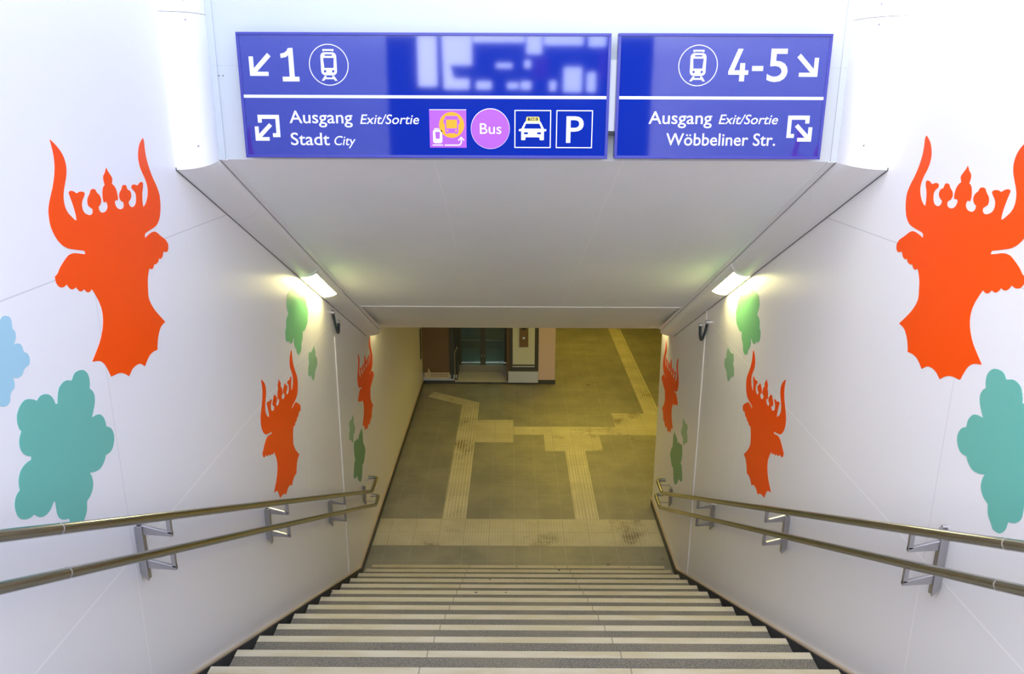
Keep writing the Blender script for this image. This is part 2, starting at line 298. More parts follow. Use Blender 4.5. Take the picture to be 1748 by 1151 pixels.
# ---------------------------------------------------------------- outlines of the wall films (y along the wall, z height)
BULL = [(2.5830,4.2890),(2.5884,4.2856),(2.5938,4.2821),(2.5992,4.2784),(2.6066,4.2731),(2.6138,4.2675),(2.6208,4.2616),(2.6275,4.2554),(2.6338,4.2489),(2.6394,4.2418),(2.6436,4.2352),(2.6472,4.2281),(2.6498,4.2207),(2.6516,4.2129),(2.6525,4.2049),(2.6524,4.1969),(2.6513,4.1890),(2.6492,4.1813),(2.6464,4.1737),(2.6427,4.1660),(2.6383,4.1585),(2.6338,4.1511),(2.6291,4.1437),(2.6243,4.1363),(2.6197,4.1287),(2.6163,4.1223),(2.6132,4.1157),(2.6108,4.1089),(2.6093,4.1022),(2.6085,4.0953),(2.6082,4.0884),(2.6084,4.0822),(2.6092,4.0761),(2.6108,4.0702),(2.6135,4.0638),(2.6171,4.0579),(2.6212,4.0523),(2.6268,4.0465),(2.6329,4.0413),(2.6392,4.0363),(2.6461,4.0308),(2.6532,4.0256),(2.6607,4.0211),(2.6629,4.0206),(2.6653,4.0210),(2.6677,4.0213),(2.6677,4.0271),(2.6678,4.0329),(2.6674,4.0386),(2.6664,4.0450),(2.6651,4.0513),(2.6636,4.0575),(2.6616,4.0649),(2.6595,4.0723),(2.6573,4.0796),(2.6550,4.0860),(2.6526,4.0923),(2.6502,4.0986),(2.6483,4.1038),(2.6464,4.1090),(2.6445,4.1143),(2.6457,4.1158),(2.6469,4.1174),(2.6485,4.1183),(2.6532,4.1193),(2.6580,4.1196),(2.6629,4.1193),(2.6682,4.1181),(2.6734,4.1163),(2.6786,4.1143),(2.6833,4.1119),(2.6880,4.1092),(2.6929,4.1076),(2.6975,4.1080),(2.7020,4.1096),(2.7067,4.1107),(2.7116,4.1111),(2.7165,4.1111),(2.7214,4.1107),(2.7272,4.1100),(2.7329,4.1088),(2.7382,4.1068),(2.7400,4.1051),(2.7412,4.1026),(2.7424,4.1002),(2.7388,4.0966),(2.7351,4.0930),(2.7315,4.0895),(2.7273,4.0860),(2.7231,4.0824),(2.7194,4.0785),(2.7169,4.0749),(2.7149,4.0709),(2.7136,4.0667),(2.7131,4.0615),(2.7134,4.0562),(2.7146,4.0511),(2.7163,4.0467),(2.7188,4.0426),(2.7220,4.0392),(2.7268,4.0358),(2.7322,4.0331),(2.7378,4.0308),(2.7434,4.0288),(2.7491,4.0272),(2.7549,4.0263),(2.7604,4.0261),(2.7658,4.0266),(2.7710,4.0280),(2.7739,4.0297),(2.7762,4.0322),(2.7780,4.0351),(2.7787,4.0381),(2.7788,4.0413),(2.7788,4.0446),(2.7751,4.0463),(2.7715,4.0481),(2.7679,4.0501),(2.7632,4.0525),(2.7586,4.0551),(2.7549,4.0586),(2.7530,4.0626),(2.7523,4.0670),(2.7524,4.0715),(2.7532,4.0758),(2.7548,4.0799),(2.7571,4.0835),(2.7607,4.0871),(2.7649,4.0902),(2.7690,4.0932),(2.7718,4.0955),(2.7746,4.0978),(2.7772,4.1002),(2.7796,4.1033),(2.7818,4.1065),(2.7846,4.1089),(2.7899,4.1106),(2.7954,4.1114),(2.8010,4.1114),(2.8061,4.1108),(2.8111,4.1096),(2.8156,4.1073),(2.8182,4.1043),(2.8199,4.1005),(2.8222,4.0971),(2.8275,4.0932),(2.8332,4.0898),(2.8383,4.0857),(2.8415,4.0816),(2.8440,4.0770),(2.8454,4.0720),(2.8453,4.0682),(2.8442,4.0644),(2.8423,4.0610),(2.8393,4.0571),(2.8356,4.0538),(2.8316,4.0509),(2.8282,4.0493),(2.8246,4.0484),(2.8209,4.0474),(2.8210,4.0434),(2.8212,4.0395),(2.8222,4.0359),(2.8245,4.0322),(2.8276,4.0290),(2.8312,4.0266),(2.8361,4.0246),(2.8413,4.0234),(2.8466,4.0230),(2.8535,4.0230),(2.8604,4.0237),(2.8671,4.0252),(2.8721,4.0272),(2.8767,4.0300),(2.8808,4.0334),(2.8831,4.0361),(2.8848,4.0393),(2.8855,4.0427),(2.8852,4.0469),(2.8840,4.0509),(2.8822,4.0547),(2.8807,4.0563),(2.8786,4.0574),(2.8764,4.0580),(2.8719,4.0580),(2.8674,4.0575),(2.8628,4.0569),(2.8618,4.0592),(2.8608,4.0614),(2.8602,4.0638),(2.8596,4.0687),(2.8594,4.0736),(2.8597,4.0785),(2.8608,4.0850),(2.8623,4.0913),(2.8645,4.0975),(2.8669,4.1025),(2.8699,4.1071),(2.8736,4.1112),(2.8776,4.1137),(2.8821,4.1156),(2.8867,4.1174),(2.8854,4.1209),(2.8841,4.1245),(2.8831,4.1281),(2.8822,4.1319),(2.8816,4.1358),(2.8817,4.1396),(2.8825,4.1435),(2.8840,4.1472),(2.8861,4.1505),(2.8900,4.1537),(2.8944,4.1563),(2.8986,4.1592),(2.9011,4.1621),(2.9034,4.1653),(2.9058,4.1684),(2.9082,4.1709),(2.9108,4.1734),(2.9133,4.1759),(2.9149,4.1724),(2.9165,4.1690),(2.9185,4.1658),(2.9223,4.1614),(2.9264,4.1574),(2.9305,4.1534),(2.9350,4.1487),(2.9395,4.1441),(2.9435,4.1391),(2.9447,4.1370),(2.9452,4.1347),(2.9451,4.1323),(2.9429,4.1269),(2.9400,4.1217),(2.9371,4.1165),(2.9426,4.1134),(2.9480,4.1104),(2.9530,4.1067),(2.9571,4.1023),(2.9607,4.0975),(2.9636,4.0923),(2.9655,4.0873),(2.9668,4.0820),(2.9676,4.0767),(2.9682,4.0711),(2.9684,4.0654),(2.9678,4.0598),(2.9667,4.0573),(2.9648,4.0551),(2.9630,4.0529),(2.9590,4.0538),(2.9550,4.0548),(2.9509,4.0550),(2.9474,4.0541),(2.9441,4.0526),(2.9407,4.0511),(2.9410,4.0477),(2.9412,4.0442),(2.9420,4.0409),(2.9437,4.0369),(2.9459,4.0332),(2.9487,4.0300),(2.9540,4.0260),(2.9597,4.0228),(2.9658,4.0204),(2.9727,4.0188),(2.9798,4.0182),(2.9868,4.0184),(2.9924,4.0191),(2.9979,4.0206),(3.0028,4.0233),(3.0053,4.0265),(3.0067,4.0306),(3.0082,4.0347),(3.0072,4.0373),(3.0061,4.0399),(3.0044,4.0420),(2.9992,4.0445),(2.9935,4.0463),(2.9883,4.0490),(2.9849,4.0528),(2.9824,4.0573),(2.9798,4.0619),(2.9807,4.0664),(2.9817,4.0709),(2.9835,4.0750),(2.9867,4.0785),(2.9906,4.0813),(2.9947,4.0840),(2.9985,4.0864),(3.0024,4.0887),(3.0061,4.0913),(3.0087,4.0945),(3.0109,4.0981),(3.0139,4.1008),(3.0187,4.1027),(3.0240,4.1036),(3.0293,4.1037),(3.0341,4.1033),(3.0388,4.1021),(3.0428,4.0997),(3.0455,4.0951),(3.0471,4.0897),(3.0498,4.0852),(3.0551,4.0824),(3.0611,4.0808),(3.0666,4.0783),(3.0701,4.0752),(3.0729,4.0713),(3.0747,4.0670),(3.0752,4.0629),(3.0745,4.0588),(3.0728,4.0550),(3.0694,4.0507),(3.0653,4.0472),(3.0607,4.0441),(3.0561,4.0420),(3.0512,4.0404),(3.0464,4.0388),(3.0464,4.0352),(3.0464,4.0317),(3.0471,4.0283),(3.0488,4.0253),(3.0512,4.0226),(3.0540,4.0205),(3.0583,4.0181),(3.0629,4.0163),(3.0677,4.0153),(3.0742,4.0148),(3.0807,4.0152),(3.0871,4.0164),(3.0928,4.0185),(3.0981,4.0214),(3.1028,4.0252),(3.1063,4.0296),(3.1090,4.0347),(3.1109,4.0402),(3.1127,4.0465),(3.1138,4.0530),(3.1133,4.0594),(3.1110,4.0644),(3.1073,4.0688),(3.1031,4.0728),(3.0980,4.0766),(3.0925,4.0799),(3.0869,4.0832),(3.0865,4.0861),(3.0861,4.0891),(3.0856,4.0920),(3.0886,4.0941),(3.0915,4.0962),(3.0948,4.0974),(3.1011,4.0980),(3.1075,4.0978),(3.1139,4.0970),(3.1211,4.0950),(3.1283,4.0924),(3.1356,4.0914),(3.1418,4.0931),(3.1476,4.0963),(3.1535,4.0989),(3.1603,4.1005),(3.1672,4.1014),(3.1741,4.1013),(3.1778,4.0999),(3.1811,4.0974),(3.1844,4.0949),(3.1831,4.0896),(3.1818,4.0843),(3.1800,4.0792),(3.1766,4.0735),(3.1728,4.0681),(3.1695,4.0623),(3.1666,4.0544),(3.1644,4.0462),(3.1626,4.0379),(3.1615,4.0308),(3.1609,4.0236),(3.1606,4.0165),(3.1606,4.0122),(3.1608,4.0080),(3.1610,4.0038),(3.1662,4.0054),(3.1714,4.0070),(3.1763,4.0091),(3.1835,4.0132),(3.1904,4.0178),(3.1967,4.0231),(3.2033,4.0304),(3.2092,4.0382),(3.2141,4.0467),(3.2176,4.0546),(3.2200,4.0630),(3.2212,4.0715),(3.2208,4.0790),(3.2191,4.0865),(3.2167,4.0937),(3.2134,4.1016),(3.2095,4.1091),(3.2051,4.1164),(3.1998,4.1241),(3.1942,4.1315),(3.1889,4.1393),(3.1841,4.1476),(3.1797,4.1561),(3.1763,4.1651),(3.1739,4.1744),(3.1726,4.1839),(3.1725,4.1935),(3.1737,4.2018),(3.1762,4.2098),(3.1793,4.2177),(3.1827,4.2248),(3.1867,4.2317),(3.1914,4.2381),(3.1970,4.2441),(3.2031,4.2497),(3.2097,4.2548),(3.2168,4.2595),(3.2243,4.2637),(3.2318,4.2679),(3.2344,4.2644),(3.2370,4.2609),(3.2385,4.2570),(3.2388,4.2464),(3.2379,4.2358),(3.2375,4.2251),(3.2380,4.2143),(3.2389,4.2035),(3.2407,4.1928),(3.2443,4.1790),(3.2488,4.1655),(3.2540,4.1522),(3.2606,4.1379),(3.2679,4.1239),(3.2758,4.1103),(3.2849,4.0970),(3.2945,4.0841),(3.3034,4.0707),(3.3099,4.0594),(3.3157,4.0476),(3.3197,4.0353),(3.3210,4.0241),(3.3205,4.0127),(3.3190,4.0014),(3.3168,3.9901),(3.3137,3.9791),(3.3096,3.9683),(3.3051,3.9583),(3.2996,3.9487),(3.2928,3.9402),(3.2830,3.9314),(3.2721,3.9239),(3.2602,3.9182),(3.2440,3.9136),(3.2271,3.9110),(3.2103,3.9087),(3.1944,3.9066),(3.1785,3.9049),(3.1627,3.9030),(3.1591,3.9025),(3.1555,3.9017),(3.1521,3.9005),(3.1493,3.8991),(3.1467,3.8973),(3.1448,3.8950),(3.1436,3.8910),(3.1432,3.8867),(3.1429,3.8824),(3.1567,3.8859),(3.1706,3.8895),(3.1846,3.8924),(3.1976,3.8946),(3.2107,3.8962),(3.2238,3.8964),(3.2334,3.8950),(3.2428,3.8923),(3.2519,3.8886),(3.2648,3.8817),(3.2772,3.8739),(3.2897,3.8662),(3.3029,3.8593),(3.3162,3.8524),(3.3288,3.8444),(3.3352,3.8382),(3.3406,3.8310),(3.3461,3.8238),(3.3454,3.8173),(3.3447,3.8107),(3.3426,3.8047),(3.3385,3.8003),(3.3334,3.7969),(3.3282,3.7935),(3.3209,3.7947),(3.3136,3.7960),(3.3064,3.7974),(3.3016,3.7988),(3.2969,3.8004),(3.2922,3.8019),(3.2885,3.7959),(3.2848,3.7898),(3.2801,3.7847),(3.2739,3.7808),(3.2671,3.7782),(3.2599,3.7768),(3.2537,3.7773),(3.2477,3.7792),(3.2416,3.7811),(3.2394,3.7771),(3.2372,3.7731),(3.2341,3.7702),(3.2257,3.7668),(3.2168,3.7648),(3.2078,3.7637),(3.2032,3.7642),(3.1986,3.7657),(3.1941,3.7672),(3.1899,3.7624),(3.1858,3.7576),(3.1809,3.7538),(3.1761,3.7521),(3.1710,3.7516),(3.1659,3.7519),(3.1593,3.7536),(3.1530,3.7562),(3.1467,3.7588),(3.1421,3.7529),(3.1375,3.7470),(3.1333,3.7409),(3.1282,3.7321),(3.1235,3.7230),(3.1198,3.7136),(3.1165,3.7018),(3.1141,3.6897),(3.1120,3.6776),(3.1101,3.6677),(3.1086,3.6579),(3.1087,3.6480),(3.1111,3.6384),(3.1151,3.6291),(3.1201,3.6204),(3.1287,3.6078),(3.1382,3.5958),(3.1484,3.5844),(3.1618,3.5711),(3.1759,3.5585),(3.1901,3.5460),(3.2030,3.5347),(3.2160,3.5235),(3.2290,3.5123),(3.2147,3.5100),(3.2004,3.5078),(3.1866,3.5039),(3.1782,3.4996),(3.1705,3.4938),(3.1633,3.4873),(3.1562,3.4798),(3.1498,3.4718),(3.1440,3.4632),(3.1395,3.4548),(3.1357,3.4459),(3.1322,3.4370),(3.1304,3.4315),(3.1289,3.4258),(3.1275,3.4202),(3.1152,3.4216),(3.1030,3.4230),(3.0907,3.4235),(3.0784,3.4229),(3.0661,3.4214),(3.0540,3.4187),(3.0442,3.4151),(3.0349,3.4104),(3.0258,3.4051),(3.0184,3.4001),(3.0112,3.3946),(3.0041,3.3891),(2.9966,3.3943),(2.9891,3.3995),(2.9813,3.4044),(2.9747,3.4081),(2.9678,3.4114),(2.9606,3.4138),(2.9501,3.4156),(2.9394,3.4165),(2.9286,3.4165),(2.9183,3.4156),(2.9081,3.4138),(2.8981,3.4111),(2.8916,3.4081),(2.8855,3.4042),(2.8792,3.4004),(2.8752,3.3985),(2.8711,3.3966),(2.8669,3.3948),(2.8588,3.4009),(2.8507,3.4070),(2.8422,3.4126),(2.8335,3.4174),(2.8246,3.4218),(2.8154,3.4255),(2.8063,3.4285),(2.7970,3.4308),(2.7875,3.4327),(2.7780,3.4338),(2.7685,3.4344),(2.7589,3.4351),(2.7524,3.4359),(2.7459,3.4368),(2.7395,3.4377),(2.7373,3.4431),(2.7350,3.4486),(2.7327,3.4539),(2.7292,3.4611),(2.7256,3.4683),(2.7218,3.4752),(2.7176,3.4824),(2.7132,3.4894),(2.7081,3.4959),(2.7020,3.5020),(2.6953,3.5077),(2.6881,3.5126),(2.6803,3.5165),(2.6722,3.5197),(2.6639,3.5225),(2.6532,3.5254),(2.6425,3.5278),(2.6317,3.5302),(2.6372,3.5343),(2.6428,3.5384),(2.6483,3.5425),(2.6563,3.5485),(2.6642,3.5544),(2.6720,3.5605),(2.6816,3.5678),(2.6910,3.5752),(2.7000,3.5832),(2.7083,3.5918),(2.7159,3.6010),(2.7231,3.6106),(2.7282,3.6184),(2.7328,3.6267),(2.7367,3.6352),(2.7399,3.6438),(2.7425,3.6526),(2.7442,3.6616),(2.7451,3.6711),(2.7451,3.6806),(2.7440,3.6900),(2.7415,3.7005),(2.7379,3.7107),(2.7337,3.7207),(2.7294,3.7290),(2.7244,3.7371),(2.7192,3.7451),(2.7135,3.7543),(2.7077,3.7634),(2.7012,3.7721),(2.6993,3.7735),(2.6970,3.7744),(2.6946,3.7752),(2.6905,3.7732),(2.6863,3.7712),(2.6820,3.7700),(2.6769,3.7698),(2.6719,3.7704),(2.6671,3.7718),(2.6634,3.7737),(2.6601,3.7762),(2.6569,3.7790),(2.6545,3.7816),(2.6523,3.7843),(2.6501,3.7870),(2.6449,3.7857),(2.6396,3.7844),(2.6342,3.7836),(2.6303,3.7836),(2.6264,3.7841),(2.6228,3.7853),(2.6184,3.7879),(2.6144,3.7910),(2.6107,3.7945),(2.6076,3.7978),(2.6048,3.8014),(2.6020,3.8050),(2.5969,3.8037),(2.5918,3.8023),(2.5866,3.8016),(2.5819,3.8016),(2.5773,3.8023),(2.5729,3.8038),(2.5678,3.8066),(2.5632,3.8102),(2.5589,3.8141),(2.5560,3.8178),(2.5535,3.8218),(2.5511,3.8258),(2.5451,3.8242),(2.5392,3.8225),(2.5332,3.8215),(2.5269,3.8213),(2.5207,3.8219),(2.5146,3.8233),(2.5096,3.8253),(2.5049,3.8282),(2.5009,3.8318),(2.4971,3.8365),(2.4941,3.8418),(2.4920,3.8474),(2.4912,3.8529),(2.4913,3.8585),(2.4914,3.8641),(2.4975,3.8661),(2.5036,3.8681),(2.5093,3.8708),(2.5142,3.8746),(2.5188,3.8790),(2.5235,3.8830),(2.5321,3.8887),(2.5409,3.8940),(2.5498,3.8990),(2.5603,3.9046),(2.5709,3.9099),(2.5819,3.9143),(2.5895,3.9162),(2.5974,3.9173),(2.6054,3.9177),(2.6129,3.9176),(2.6204,3.9169),(2.6278,3.9158),(2.6388,3.9133),(2.6497,3.9104),(2.6606,3.9076),(2.6703,3.9053),(2.6800,3.9030),(2.6898,3.9007),(2.6901,3.9028),(2.6905,3.9049),(2.6903,3.9069),(2.6894,3.9094),(2.6880,3.9116),(2.6861,3.9131),(2.6770,3.9161),(2.6676,3.9182),(2.6583,3.9203),(2.6474,3.9230),(2.6365,3.9257),(2.6257,3.9286),(2.6133,3.9317),(2.6010,3.9350),(2.5889,3.9391),(2.5790,3.9435),(2.5694,3.9487),(2.5602,3.9547),(2.5518,3.9613),(2.5440,3.9686),(2.5368,3.9766),(2.5307,3.9848),(2.5253,3.9937),(2.5205,4.0028),(2.5169,4.0108),(2.5140,4.0191),(2.5119,4.0275),(2.5111,4.0362),(2.5112,4.0449),(2.5116,4.0536),(2.5120,4.0593),(2.5127,4.0650),(2.5139,4.0706),(2.5161,4.0772),(2.5188,4.0836),(2.5220,4.0899),(2.5263,4.0972),(2.5310,4.1043),(2.5358,4.1113),(2.5430,4.1212),(2.5503,4.1309),(2.5573,4.1409),(2.5628,4.1498),(2.5681,4.1590),(2.5730,4.1683),(2.5770,4.1765),(2.5806,4.1848),(2.5838,4.1934),(2.5861,4.2008),(2.5879,4.2084),(2.5892,4.2160),(2.5901,4.2236),(2.5905,4.2313),(2.5905,4.2389),(2.5899,4.2476),(2.5887,4.2562),(2.5874,4.2648),(2.5861,4.2729),(2.5845,4.2810)]
LEAF_FIVE_LOBED = [(2.5572,3.5254),(2.5431,3.5283),(2.5287,3.5296),(2.5146,3.5282),(2.5060,3.5239),(2.4987,3.5171),(2.4913,3.5103),(2.4788,3.5152),(2.4662,3.5200),(2.4533,3.5224),(2.4402,3.5216),(2.4274,3.5183),(2.4158,3.5124),(2.4086,3.5048),(2.4035,3.4952),(2.3990,3.4853),(2.3967,3.4790),(2.3951,3.4725),(2.3935,3.4660),(2.3893,3.4670),(2.3850,3.4679),(2.3808,3.4689),(2.3792,3.4753),(2.3775,3.4817),(2.3750,3.4877),(2.3705,3.4952),(2.3652,3.5022),(2.3589,3.5083),(2.3516,3.5132),(2.3436,3.5170),(2.3352,3.5198),(2.3267,3.5218),(2.3181,3.5227),(2.3095,3.5224),(2.3033,3.5205),(2.2974,3.5175),(2.2916,3.5144),(2.2844,3.5191),(2.2773,3.5238),(2.2698,3.5278),(2.2594,3.5324),(2.2488,3.5362),(2.2378,3.5382),(2.2287,3.5377),(2.2198,3.5353),(2.2114,3.5315),(2.2032,3.5263),(2.1958,3.5199),(2.1896,3.5124),(2.1858,3.5046),(2.1835,3.4961),(2.1825,3.4875),(2.1830,3.4794),(2.1847,3.4715),(2.1872,3.4637),(2.1891,3.4604),(2.1917,3.4574),(2.1943,3.4545),(2.1892,3.4494),(2.1842,3.4444),(2.1801,3.4387),(2.1768,3.4316),(2.1745,3.4241),(2.1737,3.4164),(2.1747,3.4076),(2.1772,3.3991),(2.1810,3.3911),(2.1863,3.3836),(2.1928,3.3769),(2.1998,3.3709),(2.2053,3.3673),(2.2113,3.3644),(2.2172,3.3615),(2.2162,3.3581),(2.2153,3.3547),(2.2143,3.3513),(2.2060,3.3519),(2.1977,3.3524),(2.1895,3.3521),(2.1795,3.3504),(2.1697,3.3478),(2.1606,3.3436),(2.1537,3.3380),(2.1479,3.3311),(2.1433,3.3235),(2.1404,3.3163),(2.1388,3.3086),(2.1378,3.3008),(2.1377,3.2964),(2.1382,3.2920),(2.1388,3.2876),(2.1325,3.2858),(2.1262,3.2840),(2.1206,3.2810),(2.1143,3.2752),(2.1090,3.2683),(2.1053,3.2606),(2.1032,3.2514),(2.1029,3.2420),(2.1039,3.2326),(2.1059,3.2237),(2.1092,3.2153),(2.1140,3.2077),(2.1210,3.2005),(2.1292,3.1945),(2.1381,3.1896),(2.1470,3.1860),(2.1564,3.1836),(2.1659,3.1819),(2.1711,3.1818),(2.1763,3.1825),(2.1815,3.1832),(2.1893,3.1749),(2.1970,3.1666),(2.2058,3.1596),(2.2150,3.1549),(2.2248,3.1517),(2.2350,3.1501),(2.2446,3.1502),(2.2543,3.1519),(2.2635,3.1549),(2.2709,3.1591),(2.2776,3.1645),(2.2843,3.1698),(2.2876,3.1685),(2.2910,3.1672),(2.2943,3.1658),(2.2934,3.1570),(2.2926,3.1481),(2.2923,3.1392),(2.2925,3.1301),(2.2934,3.1211),(2.2961,3.1126),(2.3018,3.1033),(2.3092,3.0949),(2.3177,3.0879),(2.3283,3.0820),(2.3397,3.0777),(2.3511,3.0733),(2.3520,3.0631),(2.3529,3.0529),(2.3558,3.0433),(2.3622,3.0322),(2.3704,3.0222),(2.3804,3.0145),(2.3917,3.0107),(2.4040,3.0097),(2.4162,3.0087),(2.4220,3.0141),(2.4278,3.0195),(2.4336,3.0249),(2.4409,3.0306),(2.4482,3.0363),(2.4542,3.0432),(2.4589,3.0537),(2.4619,3.0649),(2.4649,3.0762),(2.4758,3.0794),(2.4868,3.0827),(2.4969,3.0876),(2.5049,3.0941),(2.5118,3.1020),(2.5168,3.1111),(2.5192,3.1204),(2.5194,3.1303),(2.5184,3.1401),(2.5162,3.1481),(2.5127,3.1557),(2.5092,3.1632),(2.5199,3.1589),(2.5306,3.1545),(2.5416,3.1511),(2.5547,3.1483),(2.5680,3.1465),(2.5812,3.1470),(2.5926,3.1502),(2.6033,3.1556),(2.6134,3.1621),(2.6176,3.1661),(2.6210,3.1711),(2.6244,3.1760),(2.6388,3.1748),(2.6533,3.1736),(2.6672,3.1755),(2.6774,3.1810),(2.6859,3.1892),(2.6929,3.1988),(2.6971,3.2076),(2.6994,3.2172),(2.6994,3.2269),(2.6968,3.2373),(2.6921,3.2471),(2.6857,3.2558),(2.6770,3.2634),(2.6670,3.2695),(2.6569,3.2756),(2.6564,3.2850),(2.6558,3.2944),(2.6535,3.3033),(2.6483,3.3133),(2.6414,3.3224),(2.6333,3.3302),(2.6259,3.3349),(2.6175,3.3380),(2.6088,3.3401),(2.5972,3.3419),(2.5854,3.3426),(2.5737,3.3434),(2.5784,3.3488),(2.5831,3.3541),(2.5875,3.3596),(2.5940,3.3679),(2.6003,3.3763),(2.6055,3.3853),(2.6090,3.3939),(2.6113,3.4029),(2.6118,3.4120),(2.6100,3.4197),(2.6064,3.4270),(2.6020,3.4338),(2.5979,3.4382),(2.5932,3.4421),(2.5884,3.4459),(2.5912,3.4545),(2.5940,3.4631),(2.5958,3.4719),(2.5960,3.4794),(2.5951,3.4870),(2.5930,3.4942),(2.5894,3.5012),(2.5846,3.5075),(2.5790,3.5131),(2.5724,3.5183),(2.5651,3.5226)]
LEAF_PALE = [(2.2024,3.8076),(2.2078,3.8079),(2.2132,3.8072),(2.2185,3.8058),(2.2238,3.8039),(2.2289,3.8013),(2.2332,3.7979),(2.2361,3.7938),(2.2380,3.7890),(2.2389,3.7840),(2.2384,3.7769),(2.2370,3.7698),(2.2368,3.7628),(2.2389,3.7592),(2.2423,3.7562),(2.2448,3.7527),(2.2462,3.7475),(2.2467,3.7421),(2.2462,3.7367),(2.2446,3.7323),(2.2421,3.7283),(2.2392,3.7246),(2.2361,3.7212),(2.2326,3.7181),(2.2291,3.7151),(2.2364,3.7145),(2.2437,3.7140),(2.2507,3.7123),(2.2563,3.7095),(2.2613,3.7057),(2.2652,3.7009),(2.2674,3.6941),(2.2683,3.6868),(2.2705,3.6800),(2.2749,3.6765),(2.2804,3.6740),(2.2850,3.6706),(2.2885,3.6650),(2.2909,3.6587),(2.2918,3.6522),(2.2906,3.6462),(2.2879,3.6405),(2.2852,3.6348),(2.2759,3.6334),(2.2666,3.6321),(2.2576,3.6294),(2.2527,3.6254),(2.2486,3.6203),(2.2436,3.6164),(2.2360,3.6142),(2.2281,3.6135),(2.2202,3.6143),(2.2126,3.6170),(2.2055,3.6210),(2.1984,3.6251),(2.2001,3.6185),(2.2018,3.6119),(2.2026,3.6052),(2.2018,3.6003),(2.2001,3.5955),(2.1985,3.5907),(2.1911,3.5880),(2.1837,3.5852),(2.1774,3.5809),(2.1729,3.5739),(2.1699,3.5659),(2.1669,3.5578),(2.1608,3.5557),(2.1548,3.5535),(2.1485,3.5529),(2.1394,3.5545),(2.1306,3.5576),(2.1228,3.5624),(2.1174,3.5682),(2.1134,3.5754),(2.1100,3.5829),(2.1081,3.5884),(2.1069,3.5942),(2.1057,3.6000),(2.0987,3.5914),(2.0917,3.5828),(2.0846,3.5742),(2.0756,3.5738),(2.0665,3.5734),(2.0581,3.5755),(2.0500,3.5815),(2.0435,3.5894),(2.0384,3.5984),(2.0357,3.6076),(2.0347,3.6173),(2.0337,3.6271),(2.0415,3.6341),(2.0493,3.6412),(2.0571,3.6483),(2.0516,3.6557),(2.0461,3.6632),(2.0422,3.6714),(2.0410,3.6811),(2.0416,3.6909),(2.0421,3.7008),(2.0507,3.7058),(2.0592,3.7108),(2.0678,3.7158),(2.0731,3.7141),(2.0784,3.7123),(2.0836,3.7106),(2.0773,3.7186),(2.0709,3.7265),(2.0645,3.7345),(2.0671,3.7434),(2.0697,3.7524),(2.0722,3.7613),(2.0820,3.7653),(2.0918,3.7692),(2.1015,3.7731),(2.1107,3.7687),(2.1199,3.7643),(2.1286,3.7591),(2.1324,3.7556),(2.1355,3.7513),(2.1387,3.7471),(2.1440,3.7534),(2.1494,3.7597),(2.1535,3.7668),(2.1545,3.7746),(2.1540,3.7827),(2.1556,3.7902),(2.1604,3.7955),(2.1668,3.7994),(2.1731,3.8034),(2.1774,3.8018),(2.1817,3.8002),(2.1861,3.7999),(2.1916,3.8020),(2.1968,3.8053)]
